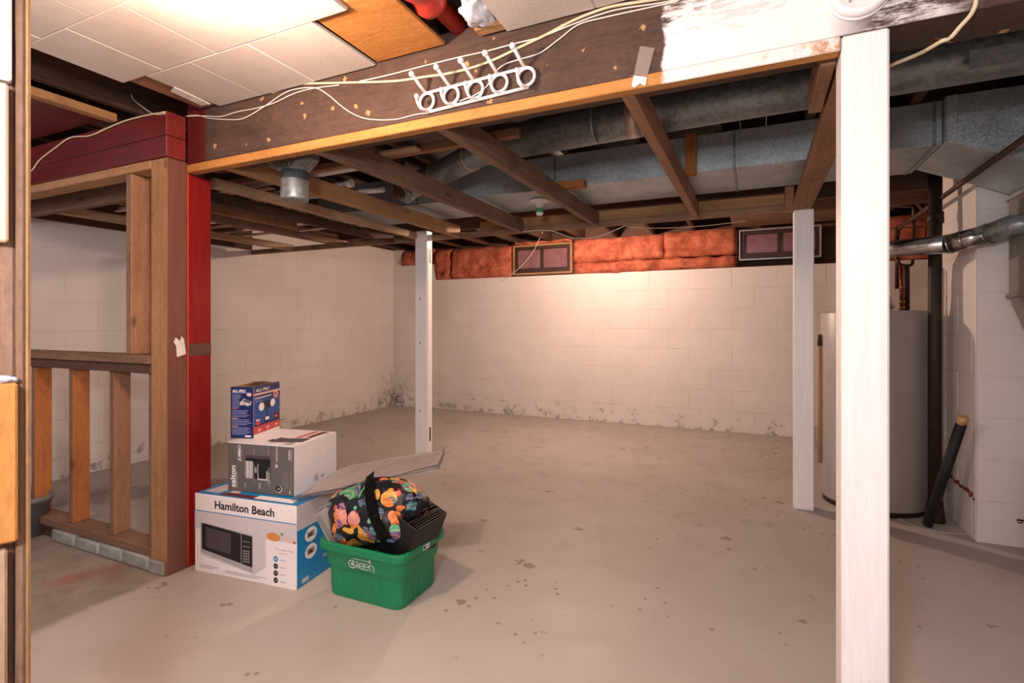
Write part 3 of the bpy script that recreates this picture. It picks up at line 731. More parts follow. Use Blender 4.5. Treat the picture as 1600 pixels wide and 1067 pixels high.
lathe('base_ring', [(.262, 0), (.262, .028)], (.641, 3.768, 0), M_iron, wh, 40)
lathe('draft_hood', [(.09, 1.16), (.10, 1.17), (.05, 1.30), (.049, 1.40)], (.641, 3.72, 0), M_flue, wh, 24)
for (a, b_) in ((.155, 1.30), (.155, 1.32)): pass
tube('hot_outlet', [(.79, 3.80, 1.155), (.79, 3.80, 1.42)], .011, M_copper, wh, 10)
for k in range(5): tube('fitting', [(.79, 3.80, 1.16+.035*k), (.79, 3.80, 1.178+.035*k)], .017-.001*k, M_brass if k < 2 else M_copper, wh, 10)
tube('cold_inlet', [(.822, 3.84, 1.152), (.822, 3.84, 1.43)], .016, M_iron, wh, 10)
rv = PY(1279, 532, 3.80)
tube('relief_valve', [(rv.x+.05, 3.74, rv.z+.03), (rv.x, 3.74, rv.z+.03), (rv.x, 3.74, rv.z-.03)], .013, M_rustpipe, wh, 10)
tube('discharge_pipe', [(rv.x, 3.74, rv.z-.03), (rv.x, 3.74, .22)], .010, M_card, wh, 10)
fl = empty('flue_pipe', (.9, 3.3, 1.5), label='shiny metal flue pipe from the water heater into the plenum', cat='pipe')
f0, f1, f2, f3, f4 = Vector((.641, 3.70, 1.49)), PY(1392, 389, 3.56), PY(1484, 381, 3.285), PY(1545, 365, 3.20), PY(1578, 352, 3.12)
f0 = f1+(f1-f2).normalized()*.12; f0.z = f1.z-.012
tube('flue_section', [f0, f1, f2], .046, M_flue, fl, 26)
tube('flue_section', [f2, f3], .047, M_flue, fl, 26)
tube('flue_section', [f3, f4, f4+Vector((.10, -.05, .0))], .046, M_galvr, fl, 26)
for p, d in ((f2, f3-f2), (f2.lerp(f3, .35), f3-f2), (f3, f4-f3)):
    d = d.normalized(); tube('flue_seam', [p-d*.004, p+d*.004], .050, M_flue, fl, 26)
tube('flue_riser', [(.641, 3.72, 1.40), (.641, 3.72, 1.44), f0+Vector((0, .0, 0))], .045, M_flue, fl, 22)
ss = empty('soil_stack', (.885, 3.55, 0), label='dark vertical cast iron drain stack beside the water heater', cat='pipe')
tube('stack_pipe', [(.885, 3.55, .0), (.885, 3.55, 1.06), (.892, 3.565, 2.04)], .031, M_iron, ss, 20)
tube('stack_hub', [(.885, 3.55, .0), (.885, 3.55, .03), (.885, 3.55, .12)], [.05, .044, .034], M_iron, ss, 20)
tube('stack_hub', [(.892, 3.565, 1.62), (.892, 3.565, 1.68)], .037, M_iron, ss, 20)
tube('stack_wye', [(.892, 3.565, 1.90), (.95, 3.70, 2.02)], .028, M_iron, ss, 14)
tag(lathe('floor_ring', [(.175, .0), (.175, .004), (.165, .004)], (.885, 3.55, 0), M_floor, None, 40), 'round patched ring on the floor around the drain stack', 'floor patch')
gp = empty('gas_pipe', (.93, 3.5, 1.75), label='brown iron pipe slanting from the upper right to the heater', cat='pipe')
g0, g1 = PX(1404, 357, .912), PX(1640, 188, .912)
tube('pipe_run', [g0, g1], .0125, M_rustpipe, gp, 12)
gb = PX(1402, 405, .912); gx = Vector((g0.x, g0.y, g0.z))
tube('elbow', smoothpath([g0, g0+Vector((0, .035, -.01)), g0+Vector((0, .045, -.05))], 4), .018, M_rustpipe, gp, 12)
tube('drop_pipe', [g0+Vector((0, .045, -.04)), g0+Vector((0, .045, -.42))], .013, M_rustpipe, gp, 12)
cp = empty('water_pipes', (1.0, 4.2, 1.7), label='thin supply pipes looping behind the drain stack', cat='pipe')
q = lambda x_, y_, v=4.25: PY(x_, y_, v)
tube('pipe_run', [q(1388, 321), q(1426, 322), q(1428, 330), q(1427, 375)], .011, M_rustpipe, cp, 10)
tube('pipe_run', smoothpath([q(1415, 300), q(1424, 305), q(1436, 322), q(1446, 332)], 5), .010, M_copper, cp, 10)
tube('pipe_run', [q(1446, 290), q(1446, 370)], .008, M_copper, cp, 8)
tube('wire', [q(1388, 357, 4.5), q(1484, 353, 4.5)], .003, M_ink, cp, 6)
tube('pipe_run', [q(1392, 300), q(1430, 283)], .011, M_copper, cp, 10)
tube('pipe_loop', smoothpath([q(1404, 405), q(1405, 412), q(1416, 415), q(1425, 413), q(1426, 405)], 5), .010, M_rustpipe, cp, 10)
tube('wire', [q(1466, 313, 4.6), q(1490, 313, 4.6)], .005, M_pvc, cp, 6)
tube('wire', [q(1466, 323, 4.6), q(1490, 326, 4.6)], .005, M_pvc, cp, 6)
# leaning black pole
pl = empty('leaning_pole', (.9, 3.25, 0), label='black foam wrapped pole with tan end leaning by the chimney', cat='pole')
pa = PZ(1449, 826, .0); pa = Vector((pa.x, pa.y, .022)); pb = Vector((.972, 3.60, 0)); pb = PY(1502, 662, 3.22)
tube('pole_sleeve', [pa, pb], .023, M_black, pl, 16)
d = (pb-pa).normalized(); tube('pole_end', [pb, pb+d*.04], .021, M_cork, pl, 16)
# rust on the chimney (stains with their own shape, raised scale)
bm = bmesh.new()
for k in range(26):
    t = k/25; p = Vector((c0-.0135, 3.93-t*.6, .24-t*.03+random.uniform(-.012, .012)))
    s_ = random.uniform(.006, .016); add_box(bm, [p.x-.002, p.x+.004], [p.y-s_, p.y+s_], [p.z-s_*.7, p.z+s_*.7], .001)
for k in range(7):
    p = Vector((c0+.15+random.uniform(-.02, .06)*(k/14), c1-.0125, .135-.006*k*random.random())); s_ = random.uniform(.003, .006); add_box(bm, [p.x-s_*1.6, p.x+s_*1.6], [p.y-.001, p.y+.002], [p.z-s_*.6, p.z+s_*.6], .0005)
o = bm_obj('rust_scale', bm, plain('rust', '#7c3d22', .9, var=.3), ch, kind='stuff')

# ------------------------------------------------------------------ lamp socket
ls = empty('lamp_socket', (-1.25, 3.12, 1.85), label='white porcelain lamp socket with a green marked bulb under the duct', cat='lamp')
L0 = PZ(843, 316, 1.835)
lathe('porcelain_base', [(.060, .0), (.062, -.006), (.055, -.014), (.025, -.018), (.022, -.035)][::-1], (L0.x, L0.y, 1.849), M_plasticw, ls, 28)
blb = lathe('bulb', [(.016, -.095), (.023, -.088), (.023, -.045), (.018, -.036)], (L0.x, L0.y, 1.849), M_bulb, ls, 20)
lathe('bulb_print', [(.0235, -.08), (.0235, -.052)], (L0.x+.001, L0.y-.001, 1.849), M_green, blb, 20)
tube('pull_chain', [(L0.x-.02, L0.y, 1.83), (L0.x-.02, L0.y, 1.74)], .0015, M_brass, ls, 6)
# bare bulb holder in the tiled ceiling (above the frame)
bh = empty('ceiling_bulb', (-1.22, .80, 1.93), label='bare bulb holder on the tiled ceiling above the view', cat='lamp')
lathe('holder', [(.03, 1.935), (.05, 1.96), (.055, 1.984)], (-1.22, .80, 0), M_plasticw, bh, 24)

# ------------------------------------------------------------------ coat rack on the beam
RV = V0-.006
rk = empty('coat_rack', (-.82, RV, 1.8), label='white wire coat hook rack tilted on the main beam', cat='coat rack')
cen = [PY(x_, y_, RV) for x_, y_ in ((668, 159.5), (706, 150), (743.5, 141), (781, 131), (823, 121))]
def onbar(a, b, off=.03):
    d = (b-a).normalized(); return [a-d*off*.2, b+d*off*.2]
tl, tr_ = PY(667, 145.5, RV), PY(824, 105, RV); bl_, br_ = PY(668, 175.5, RV), PY(826, 136, RV)
tube('top_bar', [tl, tr_], .0052, M_rack, rk, 8); tube('bottom_bar', [bl_, br_], .0052, M_rack, rk, 8)
for k, c in enumerate(cen):
    r = .0275
    ring = [c+Vector((math.cos(2*math.pi*i/28)*r, -.004, math.sin(2*math.pi*i/28)*r)) for i in range(28)]
    tube('ring', ring, .0052, M_rack, rk, 8, closed=True)
    base = c+Vector((-.006, -.003, .030))
    tip = base+Vector((-.012, -.062, .040))
    h = tube('upper_hook', [base, tip], .0056, M_rack, rk, 8)
    lathe('hook_ball', [(.003, -.0095), (.008, -.006), (.0098, 0), (.008, .006), (.003, .0095)], tip, M_rack, h, 14)
    b0 = c+Vector((.004, -.003, -.028)); b1 = c+Vector((-.010, -.045, -.016)); b2_ = c+Vector((-.012, -.046, .004))
    h2 = tube('lower_hook', smoothpath([b0, (b0+b1)/2+Vector((0, -.006, -.012)), b1, b2_], 5), .0042, M_rack, rk, 8)
    lathe('hook_ball', [(.003, -.008), (.007, -.005), (.0082, 0), (.007, .005), (.003, .008)], b2_, M_rack, h2, 14)

# ------------------------------------------------------------------ cables on the beam
CV = V0-.004
def cable(name, px, r, mat, label, v=CV):
    vs = [v]*len(px) if not isinstance(v, list) else v
    pts = [PY(a, b_, vv) for (a, b_), vv in zip(px, vs)]
    o = tube(name, pts, r, mat, seg=8, smooth=8); return tag(o, label, 'cable')
cable('thick_cable', [(425, 145), (452, 134), (475, 131), (510, 130), (550, 129), (590, 128), (625, 126), (665, 120), (700, 115), (740, 105), (775, 92), (812, 74), (850, 56), (890, 35), (925, 20), (957, 10), (1000, 3), (1060, -6)], .0042, M_cable, 'thick cream cable running along the main beam behind the coat hooks')
cable('thin_cable', [(562, 127), (600, 119), (655, 105), (715, 90), (760, 80), (805, 68), (845, 58), (885, 42), (930, 25), (970, 14), (1030, 5), (1080, -4)], .0022, M_cablew, 'thin white cable rising along the beam above the coat hooks')
cable('thin_cable', [(290, 182), (320, 181), (345, 182), (370, 175), (405, 168), (430, 160), (460, 146), (490, 138), (530, 133)], .0020, M_cablew, 'thin white cable looping from the red beam end, upper strand')
cable('thin_cable', [(292, 181), (308, 180), (330, 185), (365, 187), (385, 183), (415, 165), (445, 145), (470, 138), (495, 138), (515, 150), (530, 163), (550, 177), (575, 186), (615, 187), (650, 179), (672, 176)], .0020, M_cablew, 'thin white cable sagging across the dark beam left of coat hooks')
cable('thin_cable', [(718, 158), (745, 147), (765, 130), (775, 112), (790, 100), (815, 92), (845, 82), (875, 60), (905, 38), (950, 26), (1000, 15), (1060, 2)], .0021, M_cablew, 'thin white cable threaded behind the right half of coat hooks')
cable('white_cable', [(20, 277), (36, 273), (50, 266), (62, 250), (85, 232), (110, 215), (140, 212), (168, 200), (195, 189), (225, 181), (258, 175)], .0036, M_cable, 'cream cable draped over the maroon beam at left', 1.396)
cable('cream_cable', [(1526, -10), (1524, 8), (1516, 24), (1500, 42), (1484, 60), (1472, 64), (1455, 74), (1436, 84), (1412, 94), (1390, 103), (1370, 112)], .0046, M_cable, 'cream cable curving down the dark beam right of the near post', [1.484]*4+[1.484, 1.484, 1.52, 1.56, 1.60, 1.64, 1.66])
cable('hanging_wire', [(812, 362), (857, 360), (885, 369), (900, 372), (930, 371), (955, 362), (978, 352)], .0030, M_cablew, 'thin wire drooping under the rear header near the left window', 3.46)
cable('hanging_wire', [(978, 353), (1000, 356), (1050, 356), (1110, 352), (1165, 345)], .0022, M_cable, 'thin wire slung along the rear header toward the right window', 3.57)
cable('hanging_wire', [(848, 362), (842, 375), (832, 395), (815, 415), (800, 428), (795, 431)], .0025, M_cablew, 'loose wire dangling in front of the left window', 5.50)
cable('hanging_wire', [(205, 147), (208, 155), (220, 165), (240, 178), (258, 178)], .0018, M_cablew, 'thin wire emerging from the ceiling gap above the maroon beam', 1.40)
# cable strap on dark beam
tag(tube('cable_strap', [PY(1461, 60, 1.487), PY(1488, 62, 1.482)], .002, M_rustpipe, seg=6), 'small metal strap holding the cream cable at right', 'strap')
# tape
tp = empty('adhesive_tape', PY(1003, 100, V0-.004), label='clear and white tape strip stuck on the beam before the overhead board', cat='tape')
def ribbon(name, px, v, mat, parent, th=.0006):
    bm = bmesh.new(); P_ = [PY(a, b_, v) for a, b_ in px]; A = [bm.verts.new(p) for p in P_]; B_ = [bm.verts.new(p+Vector((0, th, 0))) for p in P_]
    bm.faces.new(A[::-1]); bm.faces.new(B_); n = len(A)
    for k in range(n): bm.faces.new([A[k], A[(k+1) % n], B_[(k+1) % n], B_[k]])
    bmesh.ops.recalc_face_normals(bm, faces=bm.faces)
    return bm_obj(name, bm, mat, parent, world=True)
ribbon('clear_part', [(1000, 72), (1023, 75), (1011, 120), (990, 118)], V0-.004, plastic('clear_tape', '#b8a8a0', .35), tp)
ribbon('white_part', [(990, 118), (1011, 121), (1008, 134), (1000, 130), (991, 137), (987, 134)], V0-.005, M_inkw, tp)
# smoke detector
sd = empty('smoke_detector', PY(1342, -10, V0), label='round white smoke detector on the beam above the near post', cat='smoke detector')
Mx = Matrix.Rotation(math.pi/2, 4, 'X'); sc_ = PY(1342, -10, V0)
lathe('mounting_plate', [(.0655, 0), (.0655, .008), (.063, .010)], sc_, M_plasticw, sd, 48, Mx)
lathe('cover', [(.062, .010), (.063, .022), (.058, .030), (.050, .032), (.048, .030), (.01, .033)], sc_, M_plasticw, sd, 48, Mx)
lathe('indicator', [(.003, .030), (.003, .0335)], sc_+Vector((-.022, 0, -.03)), M_inkg, sd, 12, Mx)
bm = bmesh.new(); q_ = [PZ(272, 137, 1.981), PZ(282, 141, 1.981), PZ(329, 163, 1.981), PZ(315, 165, 1.981), PZ(267, 143, 1.981)]
prism(bm, [(p.x, p.y) for p in q_], 1.9805, 1.9845)
tag(bm_obj('tile_scrap', bm, M_paper), 'narrow white sliver of broken ceiling tile above the maroon beam end', 'tile scrap')
# red pipe, cloth
rpipe = empty('red_pipe', (-.87, 1.2, 2.06), label='glossy red painted pipe with a bell joint in the ceiling gap', cat='pipe')
pr0, pr1 = PZ(640, -45, 2.06), PZ(745, 62, 2.06)
tube('pipe_run', [(-.885, .4, 2.05), (-.885, 1.60, 2.05)], .030, M_redpipe, rpipe, 20)
bm = bmesh.new(); P0 = [(-.885, v_, 2.045) for v_ in (1.06, 1.08, 1.12, 1.15, 1.19, 1.215, 1.235, 1.27, 1.29, 1.315, 1.34, 1.355)]
add_tube(bm, P0, [.036, .048, .052, .042, .041, .050, .053, .044, .046, .056, .052, .034], 24); bm_obj('bell_joint', bm, M_redpipe, rpipe, world=True)
bm = bmesh.new(); bmesh.ops.create_icosphere(bm, subdivisions=4, radius=1)
for v_ in bm.verts:
    n = noise.noise(v_.co*2.2)*.35+noise.noise(v_.co*6)*.12; c = v_.co*(1+n); v_.co = Vector((-.76+c.x*.048, 1.40+c.y*.07, 2.025+c.z*.045))
tag(bm_obj('white_rag', bm, M_cloth, smooth=True), 'crumpled white rag stuffed in the ceiling gap beside red pipe', 'cloth')
tag(lum('wood_scrap', (-.80, -.70), (1.44, 1.48), (1.99, 2.01), M_tan), 'small splintered wood scrap on the beam below the white rag', 'wood scrap')

# ================================================================== LEFT FOREGROUND FRAME
ax = math.atan2(ray(30, 0)[0], ray(30, 0)[1])           # bearing of the frame
fg = empty('plank_frame', (-.99, .40, 0), -ax, 'rough plank frame standing upright at the left edge, nearest the camera', 'frame')
def fgbox(name, x, y, z, mat, bev=.003):
    L_ = z[1]-z[0]; bm = bmesh.new(); add_box(bm, [-L_/2, L_/2], [-(y[1]-y[0])/2, (y[1]-y[0])/2], [-(x[1]-x[0])/2, (x[1]-x[0])/2], bev)
    o = bm_obj(name, bm, mat, fg)
    o.matrix_basis = Matrix.Translation(((x[0]+x[1])/2, (y[0]+y[1])/2, (z[0]+z[1])/2)) @ Matrix.Rotation(-math.pi/2, 4, 'Y'); return o
st_ = fgbox('stud', (-.005, .0055), (.0, .07), (0, 1.98), M_brown2)
ed_ = fgbox('edge_strip', (.0058, .0115), (-.002, .06), (0, 1.98), M_tan)
fgbox('stud', (-.10, -.0055), (.012, .06), (0, 1.98), M_brown2)
fgbox('cream_board', (-.09, -.0125), (-.012, .010), (1.19, 1.42), M_cream)
fgbox('white_panel', (-.09, -.009), (-.010, .010), (1.425, 1.90), M_whitewood)
fgbox('plywood_board', (-.12, -.0025), (-.022, -.003), (.755, .985), M_ply)
fgbox('lower_board', (-.12, -.0135), (-.018, -.003), (.3, .745), M_pale)
bm = bmesh.new(); bmesh.ops.create_icosphere(bm, subdivisions=3, radius=1)
for v_ in bm.verts:
    n = noise.noise(v_.co*3)*.5; c = v_.co*(1+n); v_.co = Vector((-.025+c.x*.022, -.008+c.y*.01, .99+c.z*.006))
bm_obj('insulation_tuft', bm, M_cloth, fg, smooth=True)
# grey bucket at the stair foot
bk = PZ(22, 842, 0)
kb = empty('grey_bucket', (bk.x, bk.y+.06, 0), label='grey bucket half hidden behind the plank frame at left', cat='bucket')
bm = bmesh.new(); add_lathe(bm, [(.07, 0), (.085, .17), (.095, .172), (.095, .20), (.088, .20), (.068, .01)], (0, 0, 0), 32); bm_obj('bucket_body', bm, plain('grey_plastic', '#6b6a6a', .5), kb)

# ================================================================== PRINTED BOXES
DG = None
def text_mesh(s, size, bold=0.0, align='LEFT', space=1.0):
    cu = bpy.data.curves.new('t', 'FONT'); cu.body = s; cu.size = size; cu.offset = bold*size; cu.align_x = align; cu.space_character = space
    cu.resolution_u = 3
    o = bpy.data.objects.new('t', cu); COL.objects.link(o); bpy.context.view_layer.update()
    me = bpy.data.meshes.new_from_object(o.evaluated_get(bpy.context.evaluated_depsgraph_get()))
    bpy.data.objects.remove(o); return me
class Face:
    """print on one face of a carton: (a,b) metres from the lower left corner; layers stack outwards"""
    def __init__(s, o, ex, ez, en): s.o, s.ex, s.ez, s.en = Vector(o), Vector(ex), Vector(ez), Vector(en); s.bm = bmesh.new(); s.mats = []; s.layer = 0
    def mi(s, m):
        if m not in s.mats: s.mats.append(m)
        return s.mats.index(m)
    def P(s, a, b, l=None): return s.o+s.ex*a+s.ez*b+s.en*(.0004+.00012*(s.layer if l is None else l))
    def poly(s, pts, m):
        f = s.bm.faces.new([s.bm.verts.new(s.P(*p)) for p in pts]); f.material_index = s.mi(m); f.normal_update()
        if f.normal.dot(s.en) < 0: f.normal_flip()
        s.layer += .25
    def rect(s, a0, a1, b0, b1, m): s.poly([(a0, b0), (a1, b0), (a1, b1), (a0, b1)], m)
    def disc(s, a, b, ra, m, rb=None, n=20): s.poly([(a+ra*math.cos(2*math.pi*k/n), b+(rb or ra)*math.sin(2*math.pi*k/n)) for k in range(n)], m)
    def text(s, t, a, b, size, m, rot=0, bold=.0, align='LEFT', sx=1.0, space=1.0, shear=0):
        me = text_mesh(t, size, bold, align, space); ca, sa = math.cos(rot), math.sin(rot)
        vs = []
        for v_ in me.vertices:
            x_, y_ = v_.co.x*sx+v_.co.y*shear, v_.co.y
            vs.append(s.bm.verts.new(s.P(a+x_*ca-y_*sa, b+x_*sa+y_*ca)))
        for p in me.polygons:
            try: f = s.bm.faces.new([vs[i] for i in p.vertices])
            except ValueError: continue
            f.material_index = s.mi(m); f.normal_update()
            if f.normal.dot(s.en) < 0: f.normal_flip()
        bpy.data.meshes.remove(me); s.layer += .5
    def lines(s, a0, a1, b0, n, dy, h, m, jit=.3, rnd=None):
        rr = random.Random(int(a0*1000+b0*777+n))
        for k in range(n): s.rect(a0, a1-(a1-a0)*jit*rr.random(), b0-k*dy, b0-k*dy+h, m)
    def done(s, name, parent):
        return bm_obj(name, s.bm, s.mats, parent)
def carton(name, loc, rz, w_, d_, h_, mats, label, open_top=False):
    """origin at the front left bottom corner; mats = front, right, top"""
    e = empty(name, loc, rz, label, 'box')
    bm = bmesh.new(); add_box(bm, [0, w_], [0, d_], [0, h_], .0015)
    for f in bm.faces:
        f.normal_update(); n = f.normal
        f.material_index = 0 if n.y < -.7 else 1 if n.x > .7 else 2 if n.z > .7 else 0
    o = bm_obj('carton_body', bm, mats, e); return e
# microwave carton
MA = Vector((-2.212, 1.492, 0)); mz = math.radians(6.5)
mwid, mdep, mh = .54, .37, .338
mw = carton('microwave_carton', (MA.x, MA.y, .0), mz, mwid, mdep, mh, [M_boxw, M_boxb, M_boxb], 'white and blue microwave carton on the floor, bottom of the stack')
f = Face((0, 0, 0), (1, 0, 0), (0, 0, 1), (0, -1, 0))
f.rect(0, mwid, .262, .266, M_boxb)
f.rect(.0, mwid, .185, .262, M_inkl)
f.poly([(.0, .185), (.36, .185), (.36, .22), (.0, .26)], M_inkl)
f.text('Hamilton Beach', .11, .283, .047, M_ink, bold=.026, sx=1.06)
f.poly([(.035, .075), (.035, .205), (.085, .240), (.385, .222), (.385, .07), (.325, .03)], M_inkl)
f.poly([(.033, .085), (.033, .215), (.318, .193), (.318, .035)], M_silver)
f.poly([(.040, .100), (.040, .213), (.315, .187), (.315, .058)], M_ink)
f.poly([(.063, .112), (.063, .197), (.20, .185), (.20, .097)], M_screen)
f.poly([(.256, .062), (.256, .193), (.258, .193), (.258, .062)], M_inkl)
for r in range(5):
    for c_ in range(3): f.rect(.268+c_*.012, .276+c_*.012, .075+r*.011, .082+r*.011, M_inkg)
f.rect(.266, .305, .140, .143, M_inkg); f.rect(.266, .302, .160, .163, M_inkg)
f.disc(.425, .200, .035, M_bread, .017); f.disc(.475, .212, .022, M_inkl, .014); f.disc(.468, .216, .006, M_green)
f.disc(.50, .195, .02, M_inkp, .007); f.disc(.53, .19, .006, M_inkr)
f.rect(.39, mwid-.005, .0, .165, M_boxw)
f.text('Microwave Oven', .435, .148, .0155, M_inkg, sx=.85)
f.rect(.455, .50, .137, .139, M_inkg)
for k, m_ in enumerate((M_boxb, M_ink, M_ink, M_ink)):
    f.disc(.437, .112-k*.029, .0115, m_); f.rect(.431, .443, .110-k*.029, .114-k*.029, M_inkg if k else M_inkw); f.rect(.457, .485, .108-k*.029, .111-k*.029, M_inkg)
f.lines(.03, .14, .030, 2, .008, .0022, M_inkg); f.lines(.17, .40, .024, 2, .008, .0022, M_inkg)
f.done('front_print', mw)
f = Face((mwid, 0, 0), (0, 1, 0), (0, 0, 1), (1, 0, 0))
f.poly([(0, .235), (mdep, .235), (mdep, mh), (0, mh)], M_inkl)
f.rect(.13, .21, .262, .285, M_inkw); f.rect(.135, .205, .267, .280, M_inkg)
for b_ in (.195, .125):
    f.disc(.085, b_, .037, M_inkw, .030); f.rect(.06, .108, b_-.012, b_+.014, M_silver); f.rect(.068, .095, b_-.008, b_+.006, M_screen)
f.text('Hamilton Beach', .16, .065, .024, M_inkw, bold=.012)
f.rect(.03, .07, .012, .03, M_inkl)
f.done('side_print', mw)
f = Face((0, 0, mh), (1, 0, 0), (0, 1, 0), (0, 0, 1))
f.poly([(.14, .05), (.19, .05), (.17, .11), (.12, .11)], M_inkp); f.rect(.12, .38, .015, .045, M_maroon); f.rect(.30, .5, .02, .06, M_inkw); f.poly([(.02, .03), (.1, .03), (.16, .3), (.05, .3)], M_inkl)
f.done('top_print', mw)
# coffee maker carton
SA = PZ(356, 766, mh); sA = Vector((SA.x, SA.y, 0)); SB = PZ(461, 777, mh); sz = math.atan2(SB.y-SA.y, SB.x-SA.x)
sw, sd_, sh = .343, .305, .216
sc2 = carton('coffee_maker_carton', (SA.x, SA.y, mh+.001), sz, sw, sd_, sh, [M_boxg, M_boxw, M_boxw], 'grey and white coffee maker carton resting on the microwave carton')
f = Face((0, 0, 0), (1, 0, 0), (0, 0, 1), (0, -1, 0)); R9 = math.pi/2
f.rect(0, sw, sh-.006, sh-.0005, M_boxw)
f.text('salton', .042, .016, .040, M_inkw, rot=R9, bold=.022, sx=1.0)
f.rect(.0485, .050, .014, .085, M_inkw); f.rect(.056, .057, .014, .04, M_inkg)
f.text('JUMBO', .070, .135, .022, M_inkw, rot=R9, bold=.01)
f.text('java', .078, .16, .013, M_inkg, rot=R9)
f.rect(.095, .225, .062, .162, M_ink)
f.poly([(.095, .062), (.135, .062), (.135, .137), (.095, .137)], M_silver); f.rect(.103, .11, .062, .137, M_inkl); f.rect(.12, .125, .062, .137, M_inkl)
f.rect(.165, .205, .068, .122, M_ink); f.rect(.158, .163, .060, .128, M_inkg); f.rect(.160, .21, .058, .064, M_inkl); f.rect(.204, .209, .06, .10, M_inkl)
f.disc(.149, .10, .006, M_inkg, .014); f.poly([(.213, .05), (.220, .05), (.222, .092), (.213, .098)], M_silver); f.rect(.095, .225, .150, .163, M_screen)
f.text('CAFE', .262, .150, .014, M_inkg, rot=R9, bold=.01); f.text('10', .262, .115, .016, M_inkw, rot=R9, bold=.03); f.rect(.254, .262, .142, .21, M_inkg)
for a in (.14, .215, .22, .29, .30, .31): f.rect(a, a+.0015, .03+(a*10 % 1)*.02, .10+(a*7 % 1)*.03, M_inkg)
f.rect(.14, .1425, .17, .195, M_inkg); f.rect(.213, .216, .17, .205, M_inkg); f.rect(.09, .097, .02, .04, M_inkg); f.rect(.165, .175, .02, .045, M_inkg)
f.disc(.268, .028, .016, M_inkw); f.disc(.2665, .029, .0145, M_ink); f.disc(.268, .028, .004, M_inkl)
for k in range(5): f.rect(.318, .324, .155+k*.009, .160+k*.009, M_inkw)
f.rect(.330, .3315, .15, .20, M_inkw); f.rect(.322, .327, .01, .025, M_inkl); f.rect(.328, .3295, .03, .12, M_inkg)
f.done('front_print', sc2)
f = Face((sw, 0, 0), (0, 1, 0), (0, 0, 1), (1, 0, 0))
for a, b_, c_, d2 in ((.02, .02, .09, .10), (.09, .10, .22, .115), (.22, .115, .295, .195), (.06, .055, .24, .062)):
    n_ = Vector((d2-b_, a-c_)).normalized()*.0006; f.poly([(a-n_.x, b_-n_.y), (c_-n_.x, d2-n_.y), (c_+n_.x, d2+n_.y), (a+n_.x, b_+n_.y)], M_inkl)
f.rect(.135, .165, .028, .052, M_inkg)
for k in range(6): f.rect(.137+k*.005, .139+k*.005, .03, .05, M_boxw)
f.disc(.195, .04, .010, M_inkg); f.disc(.195, .044, .005, M_boxw)
f.done('side_print', sc2)
f = Face((0, 0, sh), (1, 0, 0), (0, 1, 0), (0, 0, 1))
f.poly([(.19, .03), (.33, .07), (.32, .15), (.22, .12), (.17, .13)], M_screen); f.rect(.16, .30, .05, .09, M_screen)
f.rect(.24, .26, .14, .29, M_inkr); f.rect(.28, .31, .16, .29, M_maroon); f.poly([(.28, .01), (.315, .01), (.315, .05), (.28, .045)], M_silver); f.rect(.325, .335, .24, .26, M_card)
f.done('top_print', sc2)
# floodlight carton, open topped
zt = mh+.001+sh+.001
P0_, P1_, P2_ = PZ(396, 685, zt), PZ(361.5, 684, zt), PZ(437, 669, zt)
aw, ad, ah = .108, .225, .232
az = math.atan2(P0_.y-P1_.y, P0_.x-P1_.x)
az = math.radians(20)
org = P0_-Vector((math.cos(az), math.sin(az), 0))*aw
ap = empty('floodlight_carton', (org.x, org.y, zt), az, 'blue open floodlight carton on top of the stack of boxes', 'box')
th = .003
for nm, x_, y_, z_ in (('wall_panel', (0, aw), (0, th), (0, ah)), ('wall_panel', (0, aw), (ad-th, ad), (0, ah-.005)), ('wall_panel', (0, th), (th, ad-th), (0, ah)), ('wall_panel', (aw-th, aw), (th, ad-th), (0, ah+.002)), ('bottom_panel', (th, aw-th), (th, ad-th), (0, th))):
    bm = bmesh.new(); add_box(bm, x_, y_, z_)
    for f_ in bm.faces:
        f_.normal_update(); c_ = f_.calc_center_median(); n = f_.normal
        outer = (n.y < -.5 and c_.y < .001) or (n.x > .5 and c_.x > aw-.001) or (n.x < -.5 and c_.x < .001) or (n.y > .5 and c_.y > ad-.001)
        f_.material_index = 0 if outer else 1
    bm_obj(nm, bm, [M_navy, M_card], ap)
bm = bmesh.new(); vs = [bm.verts.new(p) for p in ((.004, ad-.004, ah-.004), (aw-.02, ad-.004, ah-.004), (aw-.03, ad-.09, ah+.012), (.006, ad-.10, ah+.008))]; bm.faces.new(vs)
bmesh.ops.solidify(bm, geom=bm.faces[:], thickness=.002); bm_obj('top_flap', bm, M_card, ap)
bm = bmesh.new(); add_box(bm, [-.012, -.0005], [.02, .05], [.08, .14], .001); bm_obj('side_tab', bm, M_navy, ap)
f = Face((0, 0, 0), (1, 0, 0), (0, 0, 1), (0, -1, 0))
f.rect(.0, aw, .0, .075, M_navy); f.text('ALL-PRO', .008, .208, .017, M_inkw, bold=.02, shear=.15, sx=.95); f.rect(.006, aw-.012, .203, .206, M_inkv)
f.lines(.008, .05, .194, 9, .0072, .0028, M_inkv); f.disc(.088, .197, .012, M_inkp, .008); f.poly([(.05, .165), (.062, .18), (.10, .165), (.095, .148), (.055, .15)], M_silver); f.disc(.052, .158, .009, M_inkl); f.disc(.080, .155, .009, M_inkl)
f.poly([(.06, .168), (.066, .176), (.095, .166), (.088, .158)], M_screen)
f.rect(.006, .03, .132, .136, M_inkr); f.lines(.008, .09, .124, 5, .007, .0025, M_inkv); f.rect(.006, .035, .088, .091, M_inkp); f.lines(.008, .10, .082, 4, .007, .0025, M_inkv); f.rect(.006, .035, .053, .056, M_inkp); f.lines(.008, .10, .047, 6, .006, .0022, M_inkv)
f.rect(.07, .098, .006, .013, M_inkw)
f.done('side_print', ap)
f = Face((aw, 0, 0), (0, 1, 0), (0, 0, 1), (1, 0, 0))
